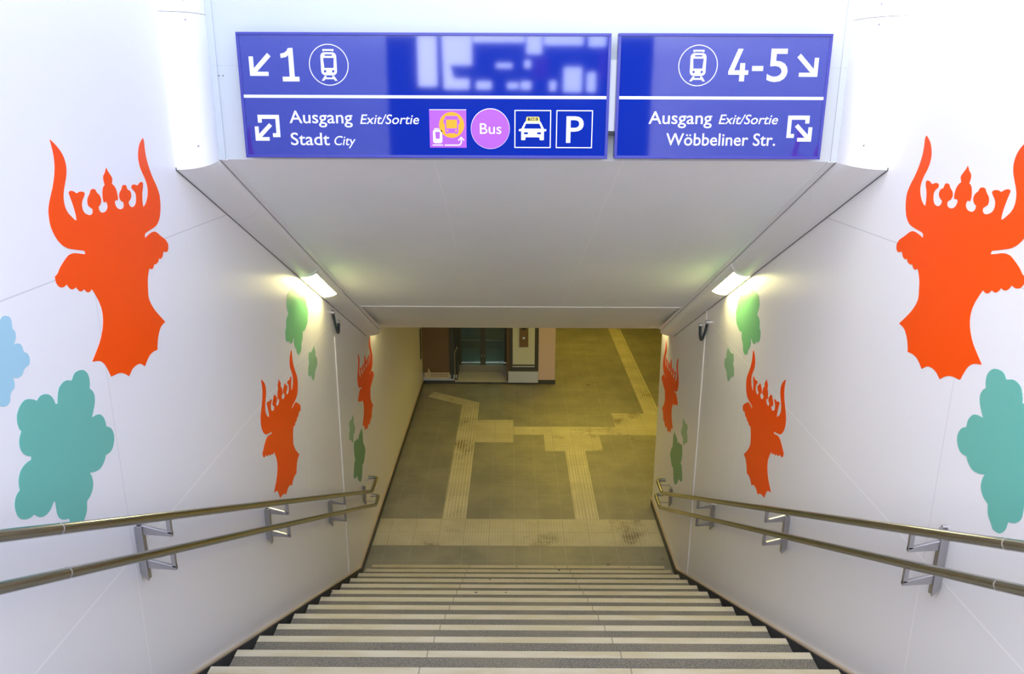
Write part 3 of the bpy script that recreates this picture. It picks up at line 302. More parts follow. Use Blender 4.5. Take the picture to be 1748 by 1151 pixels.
LEAF_BY_LAMP = [(5.3471,3.2181),(5.3258,3.2217),(5.3041,3.2231),(5.2824,3.2229),(5.2707,3.2207),(5.2592,3.2170),(5.2476,3.2145),(5.2190,3.2135),(5.1904,3.2139),(5.1618,3.2139),(5.1377,3.2132),(5.1137,3.2122),(5.0896,3.2108),(5.0695,3.2103),(5.0494,3.2095),(5.0301,3.2052),(5.0198,3.1988),(5.0115,3.1894),(5.0045,3.1790),(4.9978,3.1679),(4.9925,3.1561),(4.9902,3.1437),(4.9922,3.1313),(4.9973,3.1195),(5.0031,3.1079),(5.0090,3.0973),(5.0156,3.0871),(5.0222,3.0768),(5.0061,3.0730),(4.9900,3.0692),(4.9747,3.0632),(4.9646,3.0565),(4.9559,3.0478),(4.9494,3.0375),(4.9470,3.0273),(4.9471,3.0164),(4.9473,3.0055),(4.9387,3.0015),(4.9300,2.9974),(4.9213,2.9933),(4.9180,2.9834),(4.9146,2.9734),(4.9129,2.9632),(4.9130,2.9512),(4.9148,2.9394),(4.9192,2.9287),(4.9269,2.9196),(4.9367,2.9124),(4.9475,2.9071),(4.9586,2.9053),(4.9702,2.9056),(4.9812,2.9036),(4.9910,2.8958),(4.9995,2.8860),(5.0094,2.8784),(5.0241,2.8734),(5.0396,2.8708),(5.0551,2.8714),(5.0652,2.8761),(5.0743,2.8837),(5.0842,2.8897),(5.0904,2.8902),(5.0967,2.8888),(5.1031,2.8875),(5.0992,2.8771),(5.0953,2.8667),(5.0944,2.8561),(5.0981,2.8420),(5.1046,2.8287),(5.1128,2.8164),(5.1205,2.8099),(5.1297,2.8048),(5.1376,2.7984),(5.1421,2.7893),(5.1451,2.7793),(5.1499,2.7704),(5.1592,2.7613),(5.1699,2.7538),(5.1817,2.7485),(5.1966,2.7451),(5.2120,2.7442),(5.2272,2.7461),(5.2380,2.7502),(5.2477,2.7568),(5.2558,2.7652),(5.2603,2.7755),(5.2626,2.7869),(5.2672,2.7970),(5.2801,2.8075),(5.2948,2.8162),(5.3070,2.8273),(5.3133,2.8416),(5.3165,2.8573),(5.3196,2.8730),(5.3338,2.8694),(5.3480,2.8659),(5.3624,2.8643),(5.3769,2.8657),(5.3913,2.8691),(5.4053,2.8735),(5.4249,2.8797),(5.4440,2.8869),(5.4612,2.8973),(5.4721,2.9099),(5.4801,2.9250),(5.4870,2.9407),(5.4917,2.9514),(5.4954,2.9626),(5.4962,2.9741),(5.4923,2.9878),(5.4857,3.0008),(5.4796,3.0140),(5.4748,3.0295),(5.4704,3.0450),(5.4649,3.0602),(5.4564,3.0767),(5.4469,3.0927),(5.4378,3.1089),(5.4322,3.1216),(5.4270,3.1346),(5.4218,3.1475),(5.4174,3.1587),(5.4128,3.1697),(5.4069,3.1801),(5.4008,3.1871),(5.3936,3.1932),(5.3858,3.1986),(5.3735,3.2063),(5.3607,3.2133)]
LEAF_SMALL = [(5.5964,2.6837),(5.5827,2.6799),(5.5690,2.6760),(5.5552,2.6725),(5.5401,2.6688),(5.5250,2.6654),(5.5097,2.6644),(5.4871,2.6675),(5.4648,2.6728),(5.4426,2.6782),(5.4362,2.6655),(5.4299,2.6528),(5.4263,2.6395),(5.4274,2.6261),(5.4312,2.6130),(5.4351,2.5999),(5.4231,2.5947),(5.4111,2.5896),(5.4020,2.5815),(5.3943,2.5635),(5.3903,2.5439),(5.3862,2.5243),(5.4008,2.5163),(5.4154,2.5082),(5.4306,2.5015),(5.4414,2.4992),(5.4526,2.4983),(5.4637,2.4975),(5.4713,2.4843),(5.4788,2.4711),(5.4878,2.4591),(5.4976,2.4506),(5.5086,2.4436),(5.5196,2.4365),(5.5315,2.4421),(5.5433,2.4476),(5.5542,2.4547),(5.5623,2.4643),(5.5691,2.4751),(5.5773,2.4847),(5.5882,2.4921),(5.6001,2.4980),(5.6124,2.5033),(5.6238,2.5068),(5.6355,2.5097),(5.6458,2.5150),(5.6526,2.5224),(5.6573,2.5315),(5.6591,2.5413),(5.6580,2.5535),(5.6540,2.5654),(5.6473,2.5757),(5.6373,2.5834),(5.6253,2.5888),(5.6133,2.5942),(5.6174,2.6057),(5.6214,2.6172),(5.6229,2.6289),(5.6200,2.6383),(5.6147,2.6470),(5.6094,2.6557),(5.6050,2.6650),(5.6007,2.6744)]
LEAF_SMALL_LOW = [(6.7986,1.6476),(6.7833,1.6445),(6.7679,1.6414),(6.7526,1.6381),(6.7420,1.6347),(6.7314,1.6312),(6.7206,1.6302),(6.6970,1.6353),(6.6739,1.6428),(6.6504,1.6486),(6.6394,1.6487),(6.6283,1.6468),(6.6172,1.6450),(6.6158,1.6338),(6.6143,1.6227),(6.6146,1.6115),(6.6184,1.5976),(6.6238,1.5841),(6.6293,1.5706),(6.6199,1.5677),(6.6105,1.5647),(6.6011,1.5618),(6.5930,1.5398),(6.5849,1.5178),(6.5769,1.4959),(6.6058,1.4817),(6.6348,1.4676),(6.6623,1.4512),(6.6791,1.4367),(6.6941,1.4201),(6.7092,1.4035),(6.7234,1.4062),(6.7376,1.4089),(6.7518,1.4117),(6.7584,1.4278),(6.7650,1.4440),(6.7716,1.4601),(6.7904,1.4607),(6.8092,1.4613),(6.8275,1.4647),(6.8385,1.4707),(6.8481,1.4792),(6.8578,1.4877),(6.8507,1.5030),(6.8436,1.5182),(6.8356,1.5329),(6.8267,1.5435),(6.8168,1.5534),(6.8101,1.5649),(6.8099,1.5784),(6.8133,1.5921),(6.8144,1.6058),(6.8106,1.6201),(6.8046,1.6338)]
LEAF_LARGE_LOW = [(7.1426,1.3686),(7.1256,1.3651),(7.1086,1.3616),(7.0915,1.3589),(7.0665,1.3579),(7.0413,1.3576),(7.0168,1.3540),(7.0015,1.3460),(6.9876,1.3348),(6.9728,1.3251),(6.9671,1.3241),(6.9611,1.3249),(6.9550,1.3256),(6.9461,1.3369),(6.9372,1.3481),(6.9284,1.3593),(6.9128,1.3580),(6.8973,1.3566),(6.8820,1.3578),(6.8531,1.3663),(6.8248,1.3773),(6.7965,1.3883),(6.7847,1.3783),(6.7728,1.3682),(6.7639,1.3561),(6.7574,1.3367),(6.7545,1.3162),(6.7544,1.2956),(6.7572,1.2731),(6.7629,1.2511),(6.7710,1.2300),(6.7783,1.2189),(6.7878,1.2091),(6.7974,1.1994),(6.7794,1.1970),(6.7615,1.1945),(6.7436,1.1920),(6.7298,1.1721),(6.7159,1.1521),(6.7033,1.1315),(6.6937,1.1120),(6.6853,1.0919),(6.6769,1.0717),(6.6957,1.0574),(6.7144,1.0431),(6.7348,1.0319),(6.7624,1.0260),(6.7910,1.0234),(6.8182,1.0163),(6.8309,1.0060),(6.8407,0.9919),(6.8505,0.9779),(6.8620,0.9639),(6.8736,0.9501),(6.8865,0.9375),(6.9107,0.9171),(6.9360,0.8981),(6.9636,0.8835),(6.9823,0.8795),(7.0017,0.8804),(7.0203,0.8857),(7.0345,0.8947),(7.0462,0.9074),(7.0563,0.9215),(7.0728,0.9491),(7.0874,0.9779),(7.1020,1.0066),(7.1156,0.9998),(7.1293,0.9929),(7.1436,0.9906),(7.1665,0.9961),(7.1882,1.0059),(7.2090,1.0176),(7.2311,1.0324),(7.2520,1.0490),(7.2730,1.0656),(7.2699,1.0806),(7.2668,1.0957),(7.2612,1.1097),(7.2462,1.1312),(7.2291,1.1512),(7.2112,1.1706),(7.2033,1.1762),(7.1947,1.1812),(7.1890,1.1882),(7.1846,1.2088),(7.1836,1.2302),(7.1831,1.2516),(7.1837,1.2696),(7.1848,1.2877),(7.1822,1.3050),(7.1712,1.3273),(7.1569,1.3479)]

# ---------------------------------------------------------------- helpers
def world_loc(o):
    v = Vector((0, 0, 0))
    while o is not None:
        v += o.location; o = o.parent
    return v

def obj(name, bm, m, parent=None, smooth=None, origin=None, bevel=0.0):
    """link the shapes in bm (world coordinates) as ONE mesh object"""
    bmesh.ops.recalc_face_normals(bm, faces=bm.faces[:])
    me = bpy.data.meshes.new(name)
    base = world_loc(parent) if parent else Vector(origin) if origin else None
    if base is None:
        xs = [v.co for v in bm.verts]
        base = Vector([(min(c[i] for c in xs) + max(c[i] for c in xs)) / 2 for i in range(3)])
        base.z = min(c.z for c in xs)
    bmesh.ops.translate(bm, vec=-base, verts=bm.verts[:])
    bm.to_mesh(me); bm.free()
    for mm in (m if isinstance(m, (list, tuple)) else [m]): me.materials.append(mm)
    o = bpy.data.objects.new(name, me)
    COL.objects.link(o)
    if parent: o.parent = parent
    else: o.location = base
    if smooth:
        for p in me.polygons: p.use_smooth = True
        me.set_sharp_from_angle(angle=math.radians(smooth))
    if bevel:
        b = o.modifiers.new('bevel', 'BEVEL'); b.width = bevel; b.segments = 2; b.limit_method = 'ANGLE'
    return o

def tag(o, label=None, cat=None, group=None, kind=None):
    for k, v in (('label', label), ('category', cat), ('group', group), ('kind', kind)):
        if v: o[k] = v
    return o

def thing(name, loc, label, cat, group=None):
    o = bpy.data.objects.new(name, None)
    o.empty_display_size = 0.1
    COL.objects.link(o); o.location = loc
    return tag(o, label, cat, group)

def struct(name, bm, m, parent=None, **k):
    o = obj(name, bm, m, parent, **k)
    if parent is None: o['kind'] = 'structure'
    return o

def box(bm, x0, x1, y0, y1, z0, z1):
    vs_ = [bm.verts.new((x, y, z)) for z in (z0, z1) for y in (y0, y1) for x in (x0, x1)]
    for f in ((0, 1, 3, 2), (4, 6, 7, 5), (0, 4, 5, 1), (2, 3, 7, 6), (0, 2, 6, 4), (1, 5, 7, 3)):
        bm.faces.new([vs_[i] for i in f])
    return bm

def BX(*a): return box(bmesh.new(), *a)

def prism(bm, pts, axis, a, b):
    """extrude a polygon: axis 'x' pts are (y,z); axis 'y' pts are (x,z); axis 'z' pts are (x,y)"""
    def P(p, t):
        return (t, p[0], p[1]) if axis == 'x' else (p[0], t, p[1]) if axis == 'y' else (p[0], p[1], t)
    A = [bm.verts.new(P(p, a)) for p in pts]; B = [bm.verts.new(P(p, b)) for p in pts]
    n_ = len(pts)
    fa = bm.faces.new(A); fb = bm.faces.new(B[::-1])
    for i in range(n_): bm.faces.new((A[i], A[(i + 1) % n_], B[(i + 1) % n_], B[i]))
    if n_ > 4: bmesh.ops.triangulate(bm, faces=[fa, fb])
    return bm

def tube(bm, pts, r, seg=20, cap=True):
    """round tube along a polyline, mitred"""
    pts = [Vector(p) for p in pts]
    rings = []
    up = Vector((0, 0, 1))
    for i, p in enumerate(pts):
        d0 = (p - pts[i - 1]).normalized() if i else (pts[1] - p).normalized()
        d1 = (pts[i + 1] - p).normalized() if i < len(pts) - 1 else d0
        t = (d0 + d1).normalized()
        k = 1.0 / max(0.5, t.dot(d1))
        if i == 0:
            a = t.cross(up)
            if a.length < 1e-3: a = t.cross(Vector((1, 0, 0)))
            a.normalize()
        else:
            a = (a - t * a.dot(t)).normalized()
        b = t.cross(a)
        bend = (d1 - d0)
        bend = bend.normalized() if bend.length > 1e-6 else None
        ring = []
        for s in range(seg):
            v = (a * math.cos(2 * math.pi * s / seg) + b * math.sin(2 * math.pi * s / seg)) * r
            if bend is not None: v += bend * v.dot(bend) * (k - 1)
            ring.append(bm.verts.new(p + v))
        rings.append(ring)
    for A, B in zip(rings, rings[1:]):
        for s in range(seg): bm.faces.new((A[s], A[(s + 1) % seg], B[(s + 1) % seg], B[s]))
    if cap: bm.faces.new(rings[0][::-1]); bm.faces.new(rings[-1])
    return bm

def fillet(pts, r, n_=5):
    """round the inner corners of a polyline"""
    pts = [Vector(p) for p in pts]; out = [pts[0]]
    for i in range(1, len(pts) - 1):
        p = pts[i]; a = (pts[i - 1] - p).normalized(); b = (pts[i + 1] - p).normalized()
        for k in range(n_ + 1):
            t = k / n_
            out.append((p + a * r) * (1 - t) ** 2 + p * 2 * t * (1 - t) + (p + b * r) * t * t)
    return out + [pts[-1]]

def rod(bm, a, b, r, seg=12): return tube(bm, [a, b], r, seg)

def flat_bm(loops, depth, put):
    """closed flat shape with holes -> thin solid; put(u, v, t) maps to the place"""
    cu = bpy.data.curves.new('tmp', 'CURVE'); cu.dimensions = '2D'; cu.fill_mode = 'BOTH'; cu.extrude = depth / 2
    for L in loops:
        s = cu.splines.new('POLY'); s.points.add(len(L) - 1); s.use_cyclic_u = True
        for p, q in zip(s.points, L): p.co = (q[0], q[1], 0, 1)
    return curve_bm(cu, depth, put)

def curve_bm(cu, depth, put):
    o = bpy.data.objects.new('tmp', cu); COL.objects.link(o)
    dg = bpy.context.evaluated_depsgraph_get(); dg.update()
    me = bpy.data.meshes.new_from_object(o.evaluated_get(dg))
    bm = bmesh.new(); bm.from_mesh(me)
    bmesh.ops.remove_doubles(bm, verts=bm.verts[:], dist=1e-6)
    for v in bm.verts: v.co = Vector(put(v.co.x, v.co.y, v.co.z + depth / 2))
    bpy.data.objects.remove(o); bpy.data.meshes.remove(me); bpy.data.curves.remove(cu)
    return bm

def text_bm(body, x0, x1, zb, zt, put, shear=0.0, bold=0.0, cap=None, depth=0.0008):
    """lettering whose ink runs x0..x1; zb is the base line and zt the top of the capitals"""
    def curve(s, off):
        cu = bpy.data.curves.new('tmp', 'FONT'); cu.body = s; cu.size = 1.0; cu.shear = shear; cu.offset = off
        cu.fill_mode = 'BOTH'; cu.extrude = 0.5; cu.resolution_u = 4
        return cu
    ref = curve_bm(curve(cap or 'H', bold), 1.0, lambda u, v, t: (u, v, t))
    lo = min(v.co.y for v in ref.verts); hi = max(v.co.y for v in ref.verts); ref.free()
    bm = curve_bm(curve(body, bold), 1.0, lambda u, v, t: (u, v, t))
    a = min(v.co.x for v in bm.verts); b = max(v.co.x for v in bm.verts)
    kx = (x1 - x0) / (b - a); kz = (zt - zb) / (hi - lo)
    for v in bm.verts:
        v.co = Vector(put(x0 + (v.co.x - a) * kx, zb + (v.co.y - lo) * kz, v.co.z * depth))
    return bm

def circle(cx, cz, rx, rz=None, n_=48):
    rz = rz or rx
    return [(cx + rx * math.cos(2 * math.pi * k / n_), cz + rz * math.sin(2 * math.pi * k / n_)) for k in range(n_)]

def rect(x0, x1, z0, z1, r=0.0, n_=5):
    if r <= 0: return [(x0, z0), (x1, z0), (x1, z1), (x0, z1)]
    out = []
    for cx, cz, a in ((x1 - r, z0 + r, -90), (x1 - r, z1 - r, 0), (x0 + r, z1 - r, 90), (x0 + r, z0 + r, 180)):
        for k in range(n_ + 1):
            t = math.radians(a + 90 * k / n_); out.append((cx + r * math.cos(t), cz + r * math.sin(t)))
    return out

# ================================================================= THE SETTING
def wall_poly(y_end):
    """side wall above its skirting; the lower edge follows the stairs"""
    return [(-2.5, 2.95), (1.05, 2.93), (3.068, 1.867), (6.692, 0.103), (y_end, 0.085),
            (y_end, Z_CEIL + 0.3), (4.2, Z_CEIL + 2.2), (4.2, Z_TOP), (-2.5, Z_TOP)]
YB = 18.4
wl = struct('wall_left', prism(bmesh.new(), wall_poly(Y_LIFT + 1.2), 'x', XL - 0.25, XL), M_WALL)
wr = struct('wall_right', prism(bmesh.new(), wall_poly(Y_CORNER), 'x', XR, XR + 0.25), M_WALL)
struct('wall_front', BX(XL, XR, Y_FASCIA, Y_FASCIA + 0.25, Z_SOFFIT + 0.002, Z_TOP), M_FASCIA)
# sloping soffit over the stairs, with a flatter last panel
YK, YE, ZE = 6.5235, 7.88, 2.185
ZK = soffit_z(YK)
struct('ceiling', prism(bmesh.new(), [(Y_FASCIA + 0.001, Z_SOFFIT), (YK, ZK), (YE, ZE), (YE, Z_CEIL + 0.2), (Y_FASCIA + 0.3, Z_SOFFIT + 0.3), (Y_FASCIA + 0.001, Z_SOFFIT + 0.0015)], 'x', XL + 0.001, XR - 0.001), M_SOFFIT)
t_ = tag(obj('trim_3', BX(XL + 0.172, XR - 0.172, YK - 0.004, YK + 0.008, ZK - 0.006, ZK + 0.004), M_TRIM), kind='structure')
struct('ceiling.001', BX(XL - 0.2, 6.4, YE + 0.001, YB + 0.2, Z_CEIL, Z_CEIL + 0.25), M_TUNNEL)
struct('floor', BX(XL - 0.25, 6.4, Y_FOOT - 0.35, YB + 0.2, -0.25, 0.0), M_FLOOR)
struct('wall_return', BX(XR + 0.25, 6.4, Y_CORNER - 0.2, Y_CORNER, 0.0, Z_CEIL + 0.25), M_TUNNEL)
struct('wall_far', BX(0.69, 6.4, YB, YB + 0.2, 0.0, Z_CEIL), M_TUNNEL)
struct('wall_side', BX(6.2, 6.4, Y_CORNER, YB, 0.0, Z_CEIL), M_TUNNEL)

# skirting: dark tiles with a pale bead along the top edge
def skirting(side, X, s, y_end):
    t = 0.016
    y1 = 6.74
    lo = lambda y: max(nose_z(y) - 0.30, -0.02)
    top = [(1.05, 2.93), (3.068, 1.867), (6.692, 0.103), (y_end, 0.087)]
    pts = top + [(y_end, 0.0), (6.66, -0.02), (3.068, lo(3.068)), (1.05, lo(1.05))]
    b = struct('baseboard_' + side, prism(bmesh.new(), pts, 'x', X - s * 0.24, X + s * t), M_STRINGER)
    bead = bmesh.new()
    tp = [(y, z - 0.001) for y, z in top]
    prism(bead, tp + [(y, z + 0.010) for y, z in tp[::-1]], 'x', X - s * 0.002, X + s * (t + 0.004))
    obj('bead', bead, M_BEIGE, b)
    return b
skirting('left', XL, 1, Y_LIFT)
skirting('right', XR, -1, Y_CORNER)

# white cover profiles over the expansion joints of the walls
def cover(name, X, s, y, z0, z1):
    bm = bmesh.new()
    prism(bm, [(X, y - 0.016), (X + s * 0.006, y - 0.013), (X + s * 0.009, y), (X + s * 0.006, y + 0.013), (X, y + 0.016)], 'z', z0, z1)
    return struct(name, bm, M_TRIM)
cover('trim_1', XL, 1, 6.262, 0.325, 2.56)
cover('trim_2', XR, -1, 6.336, 0.30, soffit_z(6.336) - 0.07)

# the ground the stairs start from, and its run behind the camera
struct('floor.001', BX(-7.0, 7.0, -9.0, Y_FOOT - 18 * GOING - GOING + 0.05, 2.70, Z_FIRST + 18 * RISE - 0.002), M_LANDING)

# ================================================================= STAIRS
stairs = thing('staircase', (0.06, Y_FOOT, 0.0), 'long flight of grey terrazzo steps with pale nosings leading down to the passage', 'stairs')
bm = bmesh.new()
yt = 0.9
prism(bm, [(yt, nose_z(yt) - 0.25), (Y_FOOT + 0.02, -0.10), (Y_FOOT + 0.02, -0.3), (yt, nose_z(yt) - 0.6)], 'x', XL - 0.2, XR + 0.2)
obj('gutter_base', bm, M_STRINGER, stairs)
first = None
for i in range(N_STEP):
    yn, zn = Y_FOOT - i * GOING, Z_FIRST + i * RISE
    b = bmesh.new()
    box(b, STEP_L, STEP_R, yn - GOING - 0.03, yn, zn - RISE - 0.10, zn)
    st = obj('step', b, M_STEP, stairs, bevel=0.004)
    b = bmesh.new()
    box(b, STEP_L + 0.002, STEP_R - 0.002, yn - 0.047, yn + 0.001, zn - 0.03, zn + 0.0012)
    obj('nosing', b, M_NOSING, st)

# ================================================================= CORNER DUCTS
DW = 0.172
def quarter(k, w_, d_):
    """point k (0 at the wall .. 1 at the soffit) of the bulging profile: offset from wall, drop"""
    a = math.pi / 2 * k
    return w_ * math.sin(a) ** 0.9, d_ * math.cos(a) ** 0.9

def duct(side, X, s, yw, zw, zw_end, y_end, lamp, joints, word):
    """sheet-metal duct in the corner of wall and soffit: slope part"""
    root = thing('cable_duct', (X + s * 0.05, y_end, soffit_z(y_end) - 0.1), 'white rounded sheet-metal duct sloping down where the soffit meets the %s wall' % word, 'duct')
    def edge(y):                      # drop of the wall edge below the soffit plane
        z = zw + (zw_end - zw) * (y - yw) / (7.70 - yw)
        return soffit_z(y) - z
    def sweep(y0, y1, k0=0.0, k1=1.0, out=0.0, n_=14, ends=True):
        b = bmesh.new(); rings = []
        for y_ in (y0, y1):
            ring = []
            for q in range(n_ + 1):
                k_ = k0 + (k1 - k0) * q / n_
                # the upper end is mitred against the upright duct
                y = Y_FASCIA - (Y_FASCIA - yw) * math.cos(math.pi / 2 * k_) ** 0.9 if y_ < yw + 0.01 else y_
                dx, dz = quarter(k_, DW - 0.028 + out, edge(y) + out)
                ring.append(b.verts.new((X + s * dx, y, soffit_z(y) - dz)))
            if k0 == 0 and k1 == 1: ring.append(b.verts.new((X, y, soffit_z(y))))
            else:
                for q in (n_, 0):
                    dx, dz = quarter(k0 + (k1 - k0) * q / n_, DW - 0.048, edge(y) - 0.02)
                    ring.append(b.verts.new((X + s * dx, y, soffit_z(y) - dz)))
            rings.append(ring)
        A, B = rings; m_ = len(A)
        for q in range(m_): b.faces.new((A[q], A[(q + 1) % m_], B[(q + 1) % m_], B[q]))
        if ends: b.faces.new(A[::-1]); b.faces.new(B)
        return b
    ys = [yw + 0.0] + joints + [y_end]
    l0, l1, f0, f1 = lamp
    for a, c in zip(ys, ys[1:]):
        obj('cover', sweep(a + 0.0015, c - 0.0015), M_DUCT, root, smooth=35)
    b = bmesh.new()                   # flat flange along the soffit with a dark shadow gap
    x0, x1 = X + s * (DW - 0.024), X + s * (DW + 0.006)
    zf = lambda y, d: soffit_z(y) - d
    prism(b, [(Y_FASCIA - 0.0, zf(Y_FASCIA, 0.004)), (y_end - 0.1, zf(y_end - 0.1, 0.004)), (y_end - 0.1, zf(y_end - 0.1, -0.001)), (Y_FASCIA, zf(Y_FASCIA, -0.001))], 'x', x0, x1)
    obj('flange', b, M_DUCT, root)
    b = bmesh.new()
    prism(b, [(Y_FASCIA, zf(Y_FASCIA, 0.0035)), (y_end - 0.1, zf(y_end - 0.1, 0.0035)), (y_end - 0.1, zf(y_end - 0.1, -0.001)), (Y_FASCIA, zf(Y_FASCIA, -0.001))], 'x', X + s * (DW - 0.030), X + s * (DW - 0.024))
    obj('shadow_gap', b, M_GAP, root)
    b = bmesh.new()                   # dark sealing line along the wall
    prism(b, [(yw, soffit_z(yw) - edge(yw) - 0.0015), (y_end, soffit_z(y_end) - edge(y_end) - 0.0015), (y_end, soffit_z(y_end) - edge(y_end) + 0.01), (yw, soffit_z(yw) - edge(yw) + 0.01)], 'x', X, X + s * 0.005)
    obj('wall_seal', b, M_GAP, root)
    # luminaire let into the duct
    lm = thing('duct_lamp', (X + s * 0.1, (l0 + l1) / 2, soffit_z(l1) - 0.12), 'lit white diffuser lamp let into the sloping duct on the %s wall' % word, 'lamp')
    obj('diffuser', sweep(l0, l1, 0.052, 0.58, 0.003), M_LAMP, lm, smooth=35)
    fr = sweep(f0, l0, 0.02, 0.97, 0.0035)
    f2 = sweep(l1, f1, 0.02, 0.97, 0.0035); me_ = bpy.data.meshes.new('t'); f2.to_mesh(me_); fr.from_mesh(me_); f2.free()
    f3 = sweep(l0, l1, 0.58, 0.97, 0.0035); me2 = bpy.data.meshes.new('t'); f3.to_mesh(me2); fr.from_mesh(me2); f3.free()
    f4 = sweep(l0, l1, 0.01, 0.050, 0.0045); me3 = bpy.data.meshes.new('t'); f4.to_mesh(me3); fr.from_mesh(me3); f4.free()
    obj('lamp_frame', fr, M_DUCT, lm, smooth=35)
    return root

duct('left', XL, 1, 3.512, 4.122, 2.128, 7.62, (5.335, 5.915, 5.30, 6.00), [4.16, 5.30, 6.00], 'left')
duct('right', XR, -1, 3.452, 4.138, 2.128, 7.55, (5.235, 5.760, 5.21, 5.80), [3.95, 5.21], 'right')

def upright(X, s, yw, zb, zj, word, zend=2.128):
    """rounded duct standing in the corner of wall and fascia"""
    root = thing('corner_duct', (X + s * 0.08, Y_FASCIA - 0.06, zb), 'tall white rounded duct standing in the corner between the %s wall and the blue-sign fascia' % word, 'duct')
    for z0, z1 in ((0, zj), (zj + 0.002, Z_TOP)):
        b = bmesh.new(); lo = []; hi = []
        for q in range(17):
            a = math.pi / 2 * q / 16
            dx, dy = (DW - 0.028) * math.sin(a) ** 0.9, (Y_FASCIA - yw) * math.cos(a) ** 0.9
            x, y = X + s * dx, Y_FASCIA - dy
            # the lower end is mitred on to the sloping duct
            ze = zb + (zend - zb) * (y - yw) / (7.70 - yw)
            zl = soffit_z(y) - (soffit_z(y) - ze) * math.cos(a) ** 0.9 if z0 == 0 else z0
            lo.append(b.verts.new((x, y, zl))); hi.append(b.verts.new((x, y, z1)))
        lo.append(b.verts.new((X, Y_FASCIA, Z_SOFFIT if z0 == 0 else z0))); hi.append(b.verts.new((X, Y_FASCIA, z1)))
        for q in range(18): b.faces.new((lo[q], lo[(q + 1) % 18], hi[(q + 1) % 18], hi[q]))
        b.faces.new(hi)
        b.faces.new(lo[::-1])
        obj('cover', b, M_DUCT, root, smooth=40)
    b = BX(*sorted((X + s * (DW - 0.0279), X + s * DW)), Y_FASCIA - 0.006, Y_FASCIA, Z_SOFFIT - 0.003, Z_TOP)
    obj('edge_strip', b, M_FASCIA, root)
    for z in (zj + 0.05, zj - 0.028, zb + 0.10):
        a = math.pi / 2 * 0.45
        p = Vector((X + s * (DW - 0.028) * math.sin(a) ** 0.9, Y_FASCIA - (Y_FASCIA - yw) * math.cos(a) ** 0.9, z))
        d = Vector((s * 0.75, -0.65, 0)).normalized()
        obj('screw', rod(bmesh.new(), p - d * 0.004, p + d * 0.002, 0.004, 10), M_STEEL_L, root)
    return root
upright(XL, 1, 3.512, 4.122, 4.765, 'left')
upright(XR, -1, 3.452, 4.138, 4.752, 'right')

# ================================================================= WALL FILMS
def film(name, pts, side, m, label, cat, off=(0.0, 0.0)):
    X, s = (XL, 1) if side == 'left' else (XR, -1)
    bm = flat_bm([[(p[0] + off[0], p[1] + off[1]) for p in pts]], 0.0012, lambda u, v, t: (X + s * (t + 0.0002), u, v))
    o = obj(name, bm, m)
    return tag(o, label, cat, 'cut-out figures on the stair walls')

bullL = film('bull_head', BULL, 'left', M_ORANGE, 'large orange crowned bull head on the left wall, nearest the camera', 'wall decal')
bullR = film('bull_head', BULL, 'right', M_ORANGE, 'large orange crowned bull head on the right wall, cut by the photo edge', 'wall decal', (-0.062, 0.024))
for src, side, lst in ((bullL, 'left', ((1.786, -1.438, 'orange bull head on the left wall above the middle of the handrail'), (4.570, -2.160, 'far orange bull head on the left wall, horn tip under the duct end'))),
                       (bullR, 'right', ((1.864, -1.453, 'orange bull head on the right wall above the middle of the handrail'), (4.762, -2.255, 'far orange bull head on the right wall, by the corner under the duct end')))):
    for dy, dz, lab in lst:
        c = src.copy(); COL.objects.link(c)
        c.location = src.location + Vector((0, dy, dz)); c['label'] = lab
film('leaf_shape', LEAF_FIVE_LOBED, 'left', M_GREEN, 'large sea-green lobed leaf on the left wall just above the handrail', 'wall decal')
film('leaf_shape', LEAF_FIVE_LOBED, 'right', M_GREEN, 'large sea-green lobed leaf on the right wall at the photo edge', 'wall decal', (-0.064, 0.040))
film('leaf_shape', LEAF_PALE, 'left', M_BLUE, 'pale blue lobed leaf on the left wall, cut by the photo edge', 'wall decal')
film('leaf_shape', LEAF_BY_LAMP, 'left', M_LEAF, 'fresh green leaf on the left wall directly under the duct lamp', 'wall decal')
film('leaf_shape', LEAF_BY_LAMP, 'right', M_LEAF, 'fresh green leaf on the right wall directly under the duct lamp', 'wall decal', (0.008, 0.008))
film('leaf_shape', LEAF_SMALL, 'left', M_SAGE, 'small sage green leaf on the left wall crossed by a bright joint', 'wall decal')
film('leaf_shape', LEAF_SMALL, 'right', M_SAGE, 'small sage green leaf on the right wall below the lamp-lit leaf', 'wall decal', (0.036, -0.006))
film('leaf_shape', LEAF_SMALL_LOW, 'left', M_SAGE, 'small dull green leaf low on the left wall beside the white joint strip', 'wall decal')
film('leaf_shape', LEAF_SMALL_LOW, 'right', M_SAGE, 'small dull green leaf low on the right wall beside the white joint strip', 'wall decal', (0.106, -0.060))
film('leaf_shape', LEAF_LARGE_LOW, 'left', M_DARKLEAF, 'tall dark green leaf low on the left wall above the rail end', 'wall decal')
film('leaf_shape', LEAF_LARGE_LOW, 'right', M_DARKLEAF, 'tall dark green leaf low on the right wall above the rail end', 'wall decal', (0.104, -0.068))

